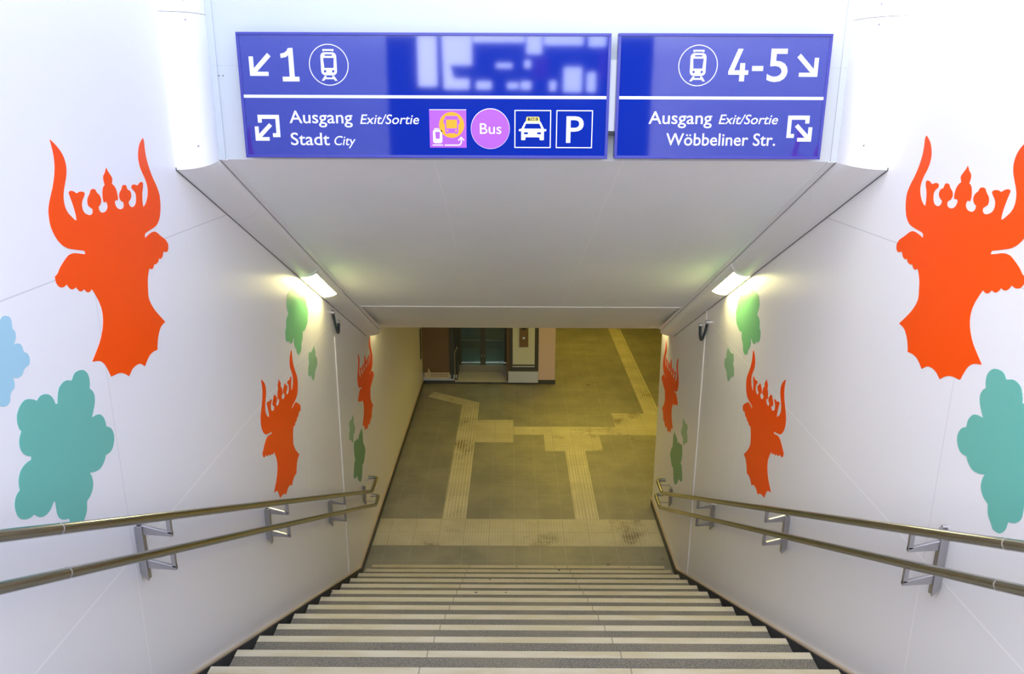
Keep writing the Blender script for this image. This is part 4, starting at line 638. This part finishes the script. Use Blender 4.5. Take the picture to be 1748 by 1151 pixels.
# ================================================================= HANDRAILS
def handrail(side, X, s, xr, up, lo, posts, word):
    """up, lo: (y, z at y, slope, y of the bend, y of the end)"""
    root = thing('handrail', (X + s * 0.07, 4.5, 1.6), 'double stainless steel handrail with four brackets along the %s wall' % word, 'handrail')
    r = 0.0178
    for nm, (y0, z0, k, yb, ye) in (('upper_rail', up), ('lower_rail', lo)):
        z = lambda y: z0 - k * (y - y0)
        pts = [(xr, 0.9, z(0.9)), (xr, yb, z(yb)), (xr, ye, z(yb)), (X + s * 0.052, ye, z(yb))]
        ra = obj(nm, tube(bmesh.new(), fillet(pts, 0.035, 6), r, 24), M_STEEL, root, smooth=50)
        for yj in (2.08,):
            d = Vector((0, 1, -k)).normalized(); p = Vector((xr, yj, z(yj)))
            obj('sleeve', rod(bmesh.new(), p - d * 0.0022, p + d * 0.0022, r + 0.0006, 24), M_STEEL_L, ra, smooth=50)
    zu = lambda y: up[1] - up[2] * (y - up[0])
    zl = lambda y: lo[1] - lo[2] * (y - lo[0])
    for i, (y, zt, zb) in enumerate(posts):
        b = bmesh.new()
        # channel standing on the wall: side cheek and front flange, its foot cut at an angle
        prism(b, [(X, zt), (X + s * 0.030, zt), (X + s * 0.030, zb + 0.0), (X + s * 0.026, zb), (X, zb + 0.035)], 'y', y - 0.013, y - 0.008)
        prism(b, [(X, zt), (X + s * 0.030, zt), (X + s * 0.030, zb + 0.0), (X + s * 0.026, zb), (X, zb + 0.035)], 'y', y + 0.008, y + 0.013)
        box(b, *sorted((X + s * 0.022, X + s * 0.030)), y - 0.008, y + 0.008, zb + 0.004, zt)
        br = obj('bracket', b, M_STEEL_L, root)
        zend = zu(y) if y < up[3] else zu(up[3])
        zend2 = zl(y) if y < lo[3] else zl(lo[3])
        if i < 3:
            for zr in (zend, zend2):
                a = bmesh.new()
                xa, xb = X + s * 0.028, xr + s * 0.008
                prism(a, [(xa, zr - 0.040), (xa, zr - 0.080), (xb, zr - 0.088), (xb, zr - 0.068), (xr - s * 0.014, zr - 0.066)], 'y', y - 0.007, y + 0.007)
                prism(a, [(xr - s * 0.010, zr - 0.074), (xb, zr - 0.080), (xb, zr - 0.012), (xr - s * 0.010, zr - 0.012)], 'y', y - 0.007, y + 0.007)
                obj('arm', a, M_STEEL_L, br, bevel=0.002)
        else:
            for zr in (zend, zend2):
                obj('arm', rod(bmesh.new(), (X + s * 0.028, y, zr), (xr, y, zr), 0.006, 10), M_STEEL_L, br)
        for z in (zb + 0.035, zt - 0.004 if i < 3 else zt + 0.012):
            obj('bolt', rod(bmesh.new(), (X, y + 0.020, z), (X + s * 0.016, y + 0.020, z), 0.008, 12), M_CHROME, br, smooth=40)
    return root
handrail('left', XL, 1, -1.340, (1.829, 3.315, 0.4925, 6.81, 7.106), (1.791, 3.184, 0.4925, 6.97, 7.163),
         [(2.757, 2.815, 2.576), (4.228, 2.087, 1.858), (5.695, 1.350, 1.132), (7.045, 0.790, 0.600)], 'left')
handrail('right', XR, -1, 1.468, (2.003, 3.193, 0.4875, 7.00, 7.285), (1.966, 3.072, 0.4920, 7.06, 7.340),
         [(2.587, 2.914, 2.638), (4.096, 2.128, 1.891), (5.632, 1.363, 1.155), (7.17, 0.715, 0.526)], 'right')

# ================================================================= EARTHING STRAPS
def strap(X, s, p0, p1, pm, word):
    root = thing('earthing_strap', (X, pm[0], pm[1]), 'dark V-shaped bonding strap on two chrome screws across the joint of the %s wall' % word, 'strap')
    pts = []
    for k in range(15):
        t = k / 14
        q = [(1 - t) ** 2 * a + 2 * t * (1 - t) * (2 * m_ - (a + b) / 2) + t * t * b for a, b, m_ in zip(p0, p1, pm)]
        pts.append((X + s * (0.014 + 0.014 * math.sin(math.pi * t)), q[0], q[1]))
    obj('strap', tube(bmesh.new(), pts, 0.011, 10), M_STRAP, root, smooth=50)
    for p in (p0, p1):
        obj('screw', rod(bmesh.new(), (X, p[0], p[1] + 0.01), (X + s * 0.024, p[0], p[1] + 0.01), 0.018, 14), M_CHROME, root, smooth=40)
strap(XL, 1, (6.205, 2.770), (6.385, 2.640), (6.275, 2.590), 'left')
strap(XR, -1, (6.245, 2.690), (6.480, 2.600), (6.345, 2.520), 'right')

# ================================================================= SIGNS
YS = 3.570                            # front of the sign frames
put_s = lambda u, v, t: (u, YS + 0.004 - t, v)
def sflat(loops, depth=0.0010): return flat_bm(loops, depth, put_s)
def stext(body, x0, x1, zb, zt, **k): return text_bm(body, x0, x1, zb, zt, put_s, **k)

rail = obj('mounting_rail', BX(-0.95, 1.12, Y_FASCIA - 0.045, Y_FASCIA + 0.001, 4.290, 4.588), M_PLAIN)
tag(rail, 'white mounting board on the fascia, showing in the gap between the two blue signs', 'board')
obj('lower_edge', BX(-0.95, 1.12, Y_FASCIA - 0.040, Y_FASCIA + 0.001, 4.276, 4.2899), M_ANTHRACITE, rail)

def sign(x0, x1, z0, z1, label):
    root = thing('direction_sign', ((x0 + x1) / 2, YS + 0.04, z0), label, 'sign')
    f = 0.0125
    b = bmesh.new()
    yb = Y_FASCIA - 0.046
    box(b, x0, x1, YS, yb, z1 - f, z1); box(b, x0, x1, YS, yb, z0, z0 + f)
    box(b, x0, x0 + f, YS, yb, z0 + f, z1 - f); box(b, x1 - f, x1, YS, yb, z0 + f, z1 - f)
    obj('frame', b, M_SIGNFRAME, root, bevel=0.0018)
    obj('face', BX(x0 + f, x1 - f, YS + 0.004, yb - 0.002, z0 + f, z1 - f), M_SIGNFACE, root)
    obj('divider', sflat([rect(x0 + f, x1 - f, 4.4250, 4.4375)]), M_WHITE, root)
    return root

def train(root, cx, cz, r):
    obj('symbol_ring', sflat([circle(cx, cz, r), circle(cx, cz, r * 0.962)]), M_WHITE, root)
    P = lambda L: [(cx + a * r, cz + b_ * r) for a, b_ in L]
    R = lambda *a: P(rect(*a))
    b = flat_bm([P([(-.28, .75), (.28, .75), (.28, .67), (.22, .635), (.19, .67), (-.19, .67), (-.22, .635), (-.28, .67)]),
                 R(-.40, .40, -.50, .60, .20), R(-.19, .19, .43, .505, .015), P([(-.27, .335), (.27, .335), (.235, -.15), (-.235, -.15)]),
                 P(circle(-.205, -.31, .065, None, 16)), P(circle(.205, -.31, .065, None, 16)),
                 P([(-.24, -.53), (-.14, -.53), (-.165, -.61), (.165, -.61), (.14, -.53), (.24, -.53), (.40, -.765), (.27, -.765), (.225, -.69), (-.225, -.69), (-.27, -.765), (-.40, -.765)])], 0.0010, put_s)
    obj('train_symbol', b, M_WHITE, root)

SL = sign(-1.1815, 0.4115, 4.1725, 4.6920, 'long blue sign on the fascia pointing left to platform 1 and the town')
obj('arrow', sflat([[(-1.134, 4.594), (-1.1155, 4.594), (-1.1155, 4.546), (-1.054, 4.608), (-1.040, 4.594), (-1.103, 4.532), (-1.054, 4.532), (-1.054, 4.515), (-1.134, 4.515)]]), M_WHITE, SL)
obj('numeral', sflat([[(-0.964, 4.628), (-0.944, 4.629), (-0.9425, 4.512), (-0.923, 4.512), (-0.923, 4.493), (-0.9945, 4.493), (-0.9945, 4.512), (-0.964, 4.512), (-0.964, 4.600), (-0.975, 4.592), (-0.997, 4.588), (-0.998, 4.605), (-0.981, 4.609), (-0.970, 4.617)]]), M_WHITE, SL)
train(SL, -0.7935, 4.5610, 0.0845)
def exit_symbol(root, m):             # m mirrors the left-hand symbol on to the right-hand sign
    F = [(-1.117, 4.354), (-1.0235, 4.354), (-1.0235, 4.260), (-1.056, 4.260), (-1.056, 4.2765), (-1.040, 4.2765), (-1.040, 4.337), (-1.100, 4.337), (-1.100, 4.321), (-1.117, 4.321)]
    A = [(-1.133, 4.305), (-1.1165, 4.305), (-1.1165, 4.273), (-1.069, 4.319), (-1.057, 4.307), (-1.105, 4.260), (-1.072, 4.260), (-1.072, 4.2445), (-1.133, 4.2445)]
    obj('exit_symbol', sflat([[m(p) for p in F], [m(p) for p in A]]), M_WHITE, root)
exit_symbol(SL, lambda p: p)
obj('lettering', stext('Ausgang', -0.979, -0.704, 4.3195, 4.3720, bold=0.006, cap='A'), M_WHITE, SL)
obj('lettering', stext('Exit/Sortie', -0.671, -0.414, 4.3175, 4.3570, shear=0.21, bold=0.003, cap='E'), M_WHITE, SL)
obj('lettering', stext('Stadt', -0.979, -0.809, 4.2265, 4.2790, bold=0.006), M_WHITE, SL)
obj('lettering', stext('City', -0.788, -0.695, 4.2268, 4.2655, shear=0.21, bold=0.003), M_WHITE, SL)
# change-to-bus pictogram
pk = obj('transfer_symbol', sflat([rect(-0.369, -0.208, 4.2180, 4.3800)], 0.0008), M_PINK, SL)
put_t = lambda u, v, t: (u, YS + 0.0031 - t, v)
tflat = lambda loops: flat_bm(loops, 0.0006, put_t)
obj('edge_line', tflat([rect(-0.369, -0.208, 4.3772, 4.3800)]), M_WHITE, pk)
am = obj('disc', tflat([circle(-0.2722, 4.3145, 0.0548)]), M_AMBER, pk)
put_b = lambda u, v, t: (u, YS + 0.0025 - t, v)
bs = obj('bus_symbol', flat_bm([rect(-0.3013, -0.2432, 4.2800, 4.3525, 0.008), rect(-0.2958, -0.2487, 4.2998, 4.3370, 0.001), circle(-0.2913, 4.2905, 0.0042, None, 14), circle(-0.2532, 4.2905, 0.0042, None, 14)], 0.0005, put_b), M_PINK, pk)
for m_ in (rect(-0.3070, -0.3014, 4.3190, 4.3380, 0.002), rect(-0.2431, -0.2375, 4.3190, 4.3380, 0.002), rect(-0.2985, -0.2900, 4.2768, 4.2799, 0.001), rect(-0.2545, -0.2460, 4.2768, 4.2799, 0.001)):
    obj('bus_mirror' if m_[0][1] > 4.3 else 'bus_wheel', flat_bm([m_], 0.0005, put_b), M_PINK, pk)
b = tflat([rect(-0.3543, -0.3140, 4.2370, 4.2945, 0.009), [(-0.3448, 4.2850), (-0.3235, 4.2850), (-0.3255, 4.2555), (-0.3428, 4.2555)], circle(-0.3420, 4.2465, 0.0026, 0.0018, 12), circle(-0.3260, 4.2465, 0.0026, 0.0018, 12), rect(-0.3490, -0.3275, 4.2970, 4.3005, 0.001), rect(-0.3570, -0.3115, 4.2268, 4.2312, 0.001)])
obj('train_symbol', b, M_WHITE, pk)
c_ = [(-0.3045, 4.2263), (-0.2445, 4.2263)] + [(-0.2445 + 0.0160 * math.sin(a), 4.2423 - 0.0160 * math.cos(a)) for a in [math.pi / 2 * k / 8 for k in range(1, 9)]] + [(-0.2285, 4.2560)]
i_ = [(-0.2335, 4.2560)] + [(-0.2445 + 0.0110 * math.sin(a), 4.2423 - 0.0110 * math.cos(a)) for a in [math.pi / 2 * k / 8 for k in range(8, 0, -1)]] + [(-0.2445, 4.2313), (-0.3045, 4.2313)]
h_ = [(-0.2335, 4.2560), (-0.2420, 4.2470), (-0.2455, 4.2505), (-0.2310, 4.2655), (-0.2165, 4.2505), (-0.2200, 4.2470), (-0.2285, 4.2560)]
obj('transfer_arrow', tflat([c_[:-1] + h_[::-1] + i_[1:]]), M_WHITE, pk)
# bus disc
bd = obj('bus_disc', sflat([circle(-0.1035, 4.2990, 0.0850, 0.0860)], 0.0008), M_PINK, SL)
obj('rim_line', tflat([circle(-0.1035, 4.2990, 0.0850, 0.0860), circle(-0.1035, 4.2980, 0.0836, 0.0838)]), M_WHITE, bd)
obj('lettering', text_bm('Bus', -0.149, -0.055, 4.2775, 4.3220, put_t, bold=0.001, cap='B', depth=0.0006), M_WHITE, bd)
# taxi and parking boxes
ring = lambda x0, x1, z0, z1, t: [rect(x0, x1, z0, z1), rect(x0 + t, x1 - t, z0 + t, z1 - t)]
tx = obj('taxi_symbol', flat_bm(ring(0.0020, 0.1615, 4.2180, 4.3785, 0.0042), 0.0010, put_s), M_WHITE, SL)
T = lambda L: [(0.0815 + (a - 460) * 2.18e-4, 4.3785 - (b_ - 150) * 2.126e-4) for a, b_ in L]
obj('car_symbol', sflat([T([(320, 375), (600, 375), (622, 388), (676, 500), (690, 526), (730, 526), (738, 547), (725, 570), (688, 572), (688, 740), (680, 748), (612, 748), (602, 738), (598, 690), (318, 690), (315, 740), (305, 748), (240, 748), (232, 740), (232, 570), (190, 570), (178, 550), (190, 528), (235, 520), (245, 500), (302, 388)]),
                         T([(325, 420), (592, 420), (637, 518), (285, 518)]), T(rect(285, 370, 590, 630, 18)), T(rect(548, 632, 590, 630, 18))]), M_WHITE, tx)
ts = obj('roof_sign', sflat([T([(345, 283), (578, 283), (590, 295), (605, 375), (322, 375), (335, 295)])]), M_YELLOW, tx)
bl = obj('plate', tflat([T(rect(360, 562, 296, 360))]), M_BLACK, ts)
obj('lettering', text_bm('TAXI', *[0.0815 + (a - 460) * 2.18e-4 for a in (392, 530)], 4.3785 - (352 - 150) * 2.126e-4, 4.3785 - (304 - 150) * 2.126e-4, lambda u, v, t: (u, YS + 0.0024 - t, v), bold=0.02, depth=0.0004), M_YELLOW, bl)
pb = obj('parking_symbol', flat_bm(ring(0.1840, 0.3430, 4.2180, 4.3785, 0.0042), 0.0010, put_s), M_WHITE, SL)
obj('lettering', stext('P', 0.2285, 0.3040, 4.2405, 4.3530, bold=0.006, cap='P'), M_WHITE, pb)

SR = sign(0.4415, 1.3490, 4.1740, 4.6930, 'shorter blue sign on the fascia pointing right to platforms 4-5')
train(SR, 0.7855, 4.5640, 0.0840)
obj('numeral', sflat([[(0.953, 4.632), (0.974, 4.632), (0.941, 4.5455), (0.9655, 4.5455), (0.9655, 4.5745), (0.9865, 4.5745), (0.9865, 4.5455), (1.002, 4.5455), (1.002, 4.5275), (0.9865, 4.5275), (0.9865, 4.5005), (0.9655, 4.5005), (0.9655, 4.5275), (0.917, 4.5275), (0.917, 4.541)]]), M_WHITE, SR)
obj('hyphen', sflat([rect(1.0175, 1.0645, 4.5430, 4.5630)]), M_WHITE, SR)
obj('numeral', stext('5', 1.083, 1.170, 4.4985, 4.6330, bold=0.010, cap='5'), M_WHITE, SR)
obj('arrow', sflat([[(1.299, 4.597), (1.2815, 4.597), (1.2815, 4.551), (1.220, 4.613), (1.2065, 4.599), (1.269, 4.5365), (1.220, 4.5365), (1.220, 4.520), (1.299, 4.520)]]), M_WHITE, SR)
exit_symbol(SR, lambda p: (1.193 + (-1.0235 + 1.117) - (p[0] + 1.117) - 0.0005, p[1] + 0.0055))
obj('lettering', stext('Ausgang', 0.586, 0.862, 4.3225, 4.3755, bold=0.006, cap='A'), M_WHITE, SR)
obj('lettering', stext('Exit/Sortie', 0.892, 1.149, 4.3230, 4.3625, shear=0.21, bold=0.003, cap='E'), M_WHITE, SR)
obj('lettering', stext('W\u00f6bbeliner Str.', 0.667, 1.146, 4.2310, 4.2830, bold=0.006, cap='W'), M_WHITE, SR)

# ================================================================= TACTILE PAVING
def paving(pts, m, label, z=0.002):
    o = obj('tactile_paving', prism(bmesh.new(), pts, 'z', -0.01, z), m)
    return tag(o, label, 'tactile paving')
paving([(XL + 0.018, 7.273), (XR - 0.018, 7.273), (XR - 0.018, 7.829), (XL + 0.018, 7.829)], M_STUDS, 'broad studded warning band of pale tiles across the foot of the stairs')
paving([(-0.779, 7.830), (-0.513, 7.830), (-0.513, 11.385), (-0.779, 11.285)], M_RIBS, 'pale ribbed guiding strip running from the warning band toward the lift, left of the other')
paving([(-0.779, 11.286), (-0.514, 11.386), (-1.255, 11.868), (-1.330, 11.640)], M_CROSSRIBS, 'short slanting pale strip in front of the lift by the left wall', 0.0022)
paving([(-0.512, 9.905), (0.0085, 9.905), (0.0085, 10.700), (-0.512, 10.700)], M_STUDS, 'dirty square field of pale tiles beside the left guiding strip')
paving([(0.010, 10.165), (1.460, 10.165), (1.460, 10.450), (0.010, 10.450)], M_CROSSRIBS, 'narrow pale strip crossing the passage floor to the right')
paving([(0.433, 9.630), (1.201, 9.630), (1.201, 10.164), (0.433, 10.164)], M_STUDS, 'dirty pale tile field heading the right guiding strip')
paving([(0.698, 7.830), (0.961, 7.830), (0.961, 9.629), (0.698, 9.629)], M_RIBS, 'short pale ribbed guiding strip right of the middle, up to the dirty field')
paving([(1.462, 10.165), (2.75, 10.165), (2.75, 10.972), (1.462, 10.972)], M_STUDS, 'pale tile field by the right wall corner where the strips turn')
paving([(1.950, 10.973), (2.190, 10.973), (2.190, 18.3), (1.950, 18.3)], M_RIBS, 'long pale guiding strip running away past the lift into the far passage')

# ================================================================= LIFT AND END WALL
yl = Y_LIFT
struct('wall_back', prism(bmesh.new(), [(0.416, yl), (0.688, yl), (0.688, YB), (0.416, YB)], 'z', 0.0, Z_CEIL), M_ROSE)
struct('baseboard_back', BX(0.416, 0.695, yl - 0.012, YB, 0.0, 0.072), M_STRINGER)
lift = thing('lift', (-0.49, yl, 0.0), 'lift entrance with two glazed doors at the far end of the passage', 'lift')
L = lambda nm, m, *a, **k: obj(nm, BX(*a), m, k.pop('parent', lift), **k)
L('plinth', M_STRINGER, XL + 0.0005, 0.415, yl - 0.012, yl + 0.10, 0.0, 0.030)
L('plinth', M_STRINGER, XL + 0.0005, -0.955, yl - 0.0121, yl + 0.10, 0.0301, 0.062)
L('plinth', M_STRINGER, -0.075, 0.415, yl - 0.0121, yl + 0.10, 0.0301, 0.040)
L('threshold', M_LANDING, -0.955, -0.076, yl + 0.0, yl + 0.56, 0.0302, 0.034)
L('sill_ledge', M_ZINC, XL + 0.0005, -0.960, yl - 0.020, yl + 0.08, 0.0625, 0.090)
L('side_panel', M_BROWN, XL + 0.0005, -1.032, yl, yl + 0.06, 0.192, 2.2)
v = L('vent_plate', M_BRASS, XL + 0.03, -1.032, yl + 0.004, yl + 0.06, 0.0905, 0.190)
for k in range(6):
    for j in range(2):
        L('slot', M_GAP, -1.34 + k * 0.048, -1.305 + k * 0.048, yl + 0.001, yl + 0.006, 0.125 + j * 0.03, 0.133 + j * 0.03, parent=v)
obj('edge_clip', prism(bmesh.new(), [(-1.39, 0.19), (-1.345, 0.19), (-1.365, 0.24), (-1.385, 0.275)], 'y', yl - 0.004, yl - 0.001), M_BRASS, lift)
L('door_post', M_ANTHRACITE, -1.030, -0.955, yl - 0.015, yl + 0.60, 0.09, 2.2)
L('door_post', M_ANTHRACITE, -0.952, -0.915, yl + 0.10, yl + 0.60, 0.035, 2.2)
L('door_post', M_BROWN, -0.100, -0.020, yl + 0.05, yl + 0.60, 0.035, 2.2)
L('door_post', M_ANTHRACITE, -0.045, -0.008, yl - 0.012, yl + 0.049, 0.0405, 2.2)
gr = obj('grab_tube', tube(bmesh.new(), fillet([(-0.955, yl + 0.03, 0.10), (-0.955, yl + 0.03, 0.53), (-0.905, yl + 0.03, 0.62)], 0.05), 0.013, 14), M_LIFTDARK, lift, smooth=50)
for x in (-1.02, -0.965, -0.925):
    obj('foot_bolt', rod(bmesh.new(), (x, yl - 0.02, 0.10), (x, yl - 0.02, 0.16), 0.012, 10), M_ZINC, lift, smooth=40)
# doors
for x0, x1 in ((-0.912, -0.509), (-0.507, -0.104)):
    yd = yl + 0.50
    b = bmesh.new()
    box(b, x0, x0 + 0.045, yd, yd + 0.03, 0.16, 2.05); box(b, x1 - 0.045, x1, yd, yd + 0.03, 0.16, 2.05)
    box(b, x0 + 0.045, x1 - 0.045, yd, yd + 0.03, 0.575, 0.595); box(b, x0 + 0.045, x1 - 0.045, yd, yd + 0.03, 2.0, 2.05)
    dr = obj('door', b, M_STILE, lift)
    L('kick_plate', M_LIFTDARK, x0, x1, yd - 0.004, yd + 0.03, 0.036, 0.159, parent=dr)
    L('glass', M_GLASS, x0 + 0.045, x1 - 0.045, yd + 0.010, yd + 0.018, 0.160, 2.0, parent=dr)
    L('bar', M_CHROME, x0 + 0.04, x1 - 0.04, yd - 0.015, yd - 0.001, 0.195, 0.212, parent=dr)
    xk = x1 - 0.02 if x0 < -0.6 else x0 + 0.02
    obj('lock', rod(bmesh.new(), (xk, yd - 0.016, 0.31), (xk, yd - 0.016, 0.36), 0.012, 10), M_CHROME, dr, smooth=40)
obj('bar_end', rod(bmesh.new(), (-0.128, yl + 0.475, 0.206), (-0.128, yl + 0.498, 0.206), 0.017, 14), M_CHROME, lift, smooth=40)
# cabin behind the doors
L('cabin_wall', M_CABIN, -0.95, -0.06, yl + 1.90, yl + 1.95, 0.0, 2.3)
L('cabin_wall', M_CABIN, -1.0, -0.95, yl + 0.61, yl + 1.95, 0.0, 2.3)
L('cabin_wall', M_CABIN, -0.06, -0.01, yl + 0.61, yl + 1.95, 0.0, 2.3)
L('cabin_floor', M_LIFTDARK, -0.95, -0.06, yl + 0.57, yl + 1.90, 0.0, 0.03)
L('cabin_roof', M_CABIN, -0.95, -0.06, yl + 0.57, yl + 1.95, 2.3, 2.35)
L('cabin_light', M_CABINLAMP, -0.75, -0.26, yl + 1.87, yl + 1.899, 0.70, 1.6)
obj('added_fill_light', BX(-0.75, -0.26, yl + 0.08, yl + 0.22, 2.17, 2.1995), M_FILLGLOW, lift)  # added light, hidden under the lintel, to brighten the threshold
L('lintel', M_ANTHRACITE, -1.03, -0.008, yl - 0.01, yl + 0.60, 2.2, Z_CEIL)
L('lintel', M_BROWN, XL + 0.0005, -1.031, yl, yl + 0.06, 2.2, Z_CEIL)
# call point with its panel
L('call_frame', M_ANTHRACITE, -0.007, 0.415, yl - 0.006, yl + 0.05, 0.225, Z_CEIL)
L('call_board', M_IVORY, -0.004, 0.352, yl - 0.012, yl - 0.0065, 0.340, 2.1)
L('light_strip', M_ZINC, -0.008, 0.352, yl - 0.012, yl - 0.0065, 0.296, 0.312)
cp = L('call_panel', M_BROWN, 0.103, 0.246, yl - 0.034, yl - 0.0125, 0.643, 1.10, bevel=0.003)
obj('call_button', rod(bmesh.new(), (0.172, yl - 0.044, 0.798), (0.172, yl - 0.0345, 0.798), 0.019, 20), M_CHROME, cp, smooth=40)
L('display', M_BLACK, 0.14, 0.205, yl - 0.036, yl - 0.0342, 0.93, 1.03, parent=cp)
zb_ = L('floor_box', M_ZINC, -0.077, 0.412, yl - 0.060, yl - 0.0065, 0.041, 0.2245, bevel=0.004)
L('cover_plate', M_ZINC, 0.11, 0.20, yl - 0.064, yl - 0.0605, 0.09, 0.15, parent=zb_)

nf = tag(obj('notice_frame', BX(XL + 0.0002, XL + 0.012, 11.98, 12.09, 0.50, 1.0), M_ANTHRACITE), 'thin dark notice frame on the left wall beside the lift', 'frame')

# ================================================================= LAMPS OF THE PASSAGE
def lamp(x0, x1, y0, y1, z, label, m=M_TUBE, skirt=0.0):
    r_ = thing('passage_lamp', ((x0 + x1) / 2, (y0 + y1) / 2, z), label, 'lamp', 'lamps on the passage ceiling')
    obj('housing', BX(x0, x1, y0, y1, z + 0.03, Z_CEIL - 0.001), M_DUCT, r_)
    if skirt:
        b = bmesh.new()
        for q in ((x0 - 0.01, x0, y0, y1), (x1, x1 + 0.01, y0, y1), (x0, x1, y0 - 0.01, y0), (x0, x1, y1, y1 + 0.01)): box(b, *q, z - skirt, z + 0.029)
        obj('added_light_skirt', b, M_GAP, r_)  # unseen skirt added to send light downward, off the left wall
    obj('diffuser', BX(x0 + 0.01, x1 - 0.01, y0 + 0.01, y1 - 0.01, z, z + 0.0299), m, r_)
lamp(XL + 0.02, XL + 0.14, 7.92, 8.14, 2.30, 'lit lamp under the passage ceiling close to the left wall', M_WALLTUBE)
lamp(XR - 0.14, XR - 0.02, 7.90, 8.16, 2.30, 'lit lamp under the passage ceiling close to the right wall corner', M_WALLTUBE)
lamp(0.55, 0.90, 9.3, 10.7, 2.40, 'lit lamp in the middle of the passage ceiling', skirt=0.16)
lamp(2.9, 3.2, 9.4, 11.0, 2.38, 'lit lamp on the passage ceiling round the right corner')
lamp(1.3, 1.6, 13.6, 15.2, 2.38, 'lit lamp on the ceiling of the far passage')

# ================================================================= ADDED SCREEN BEHIND THE CAMERA (openings cut to shape the sign's reflections)
def hx(cx): return (-0.425 + 0.000527 * cx) * 4.381
def hz(cy): return 4.4 + (4.731 - 0.000514 * cy - 4.4) * 4.381
H = lambda x0, x1, y0, y1: rect(hx(x0), hx(x1), hz(y1), hz(y0))
holes = [H(20, 178, 100, 500), [(hx(218), hz(95)), (hx(462), hz(95)), (hx(462), hz(330)), (hx(285), hz(330)), (hx(315), hz(435)), (hx(440), hz(435)), (hx(440), hz(520)), (hx(230), hz(520))],
         H(470, 890, 95, 150), H(495, 620, 455, 520), H(750, 842, 465, 515), H(860, 945, 455, 520), H(905, 1030, 95, 240), H(890, 940, 285, 350),
         H(1045, 1365, 95, 170), H(1405, 1550, 95, 180), H(1210, 1360, 340, 540), H(1400, 1475, 380, 540), H(1095, 1150, 450, 530), H(660, 790, 310, 350)]
screen = thing('reflection_screen', (0, -8.5, 2.906), 'unseen dark screen added behind the camera, cut to shape the reflections in the sign', 'screen')
obj('frame', flat_bm([rect(-2.6, 3.0, 2.906, hz(85))] + holes, 0.12, lambda u, v, t: (u, -8.62 + t, v)), M_REFLDARK, screen)
for x0, x1, y0, y1 in ((955, 1085, 260, 440), (1490, 1560, 200, 440)):
    obj('red_reflection_board', flat_bm([H(x0, x1, y0, y1)], 0.03, lambda u, v, t: (u, -8.46 + t, v)), M_REFLRED, screen)  # boards added to put red patches into the sign's reflections
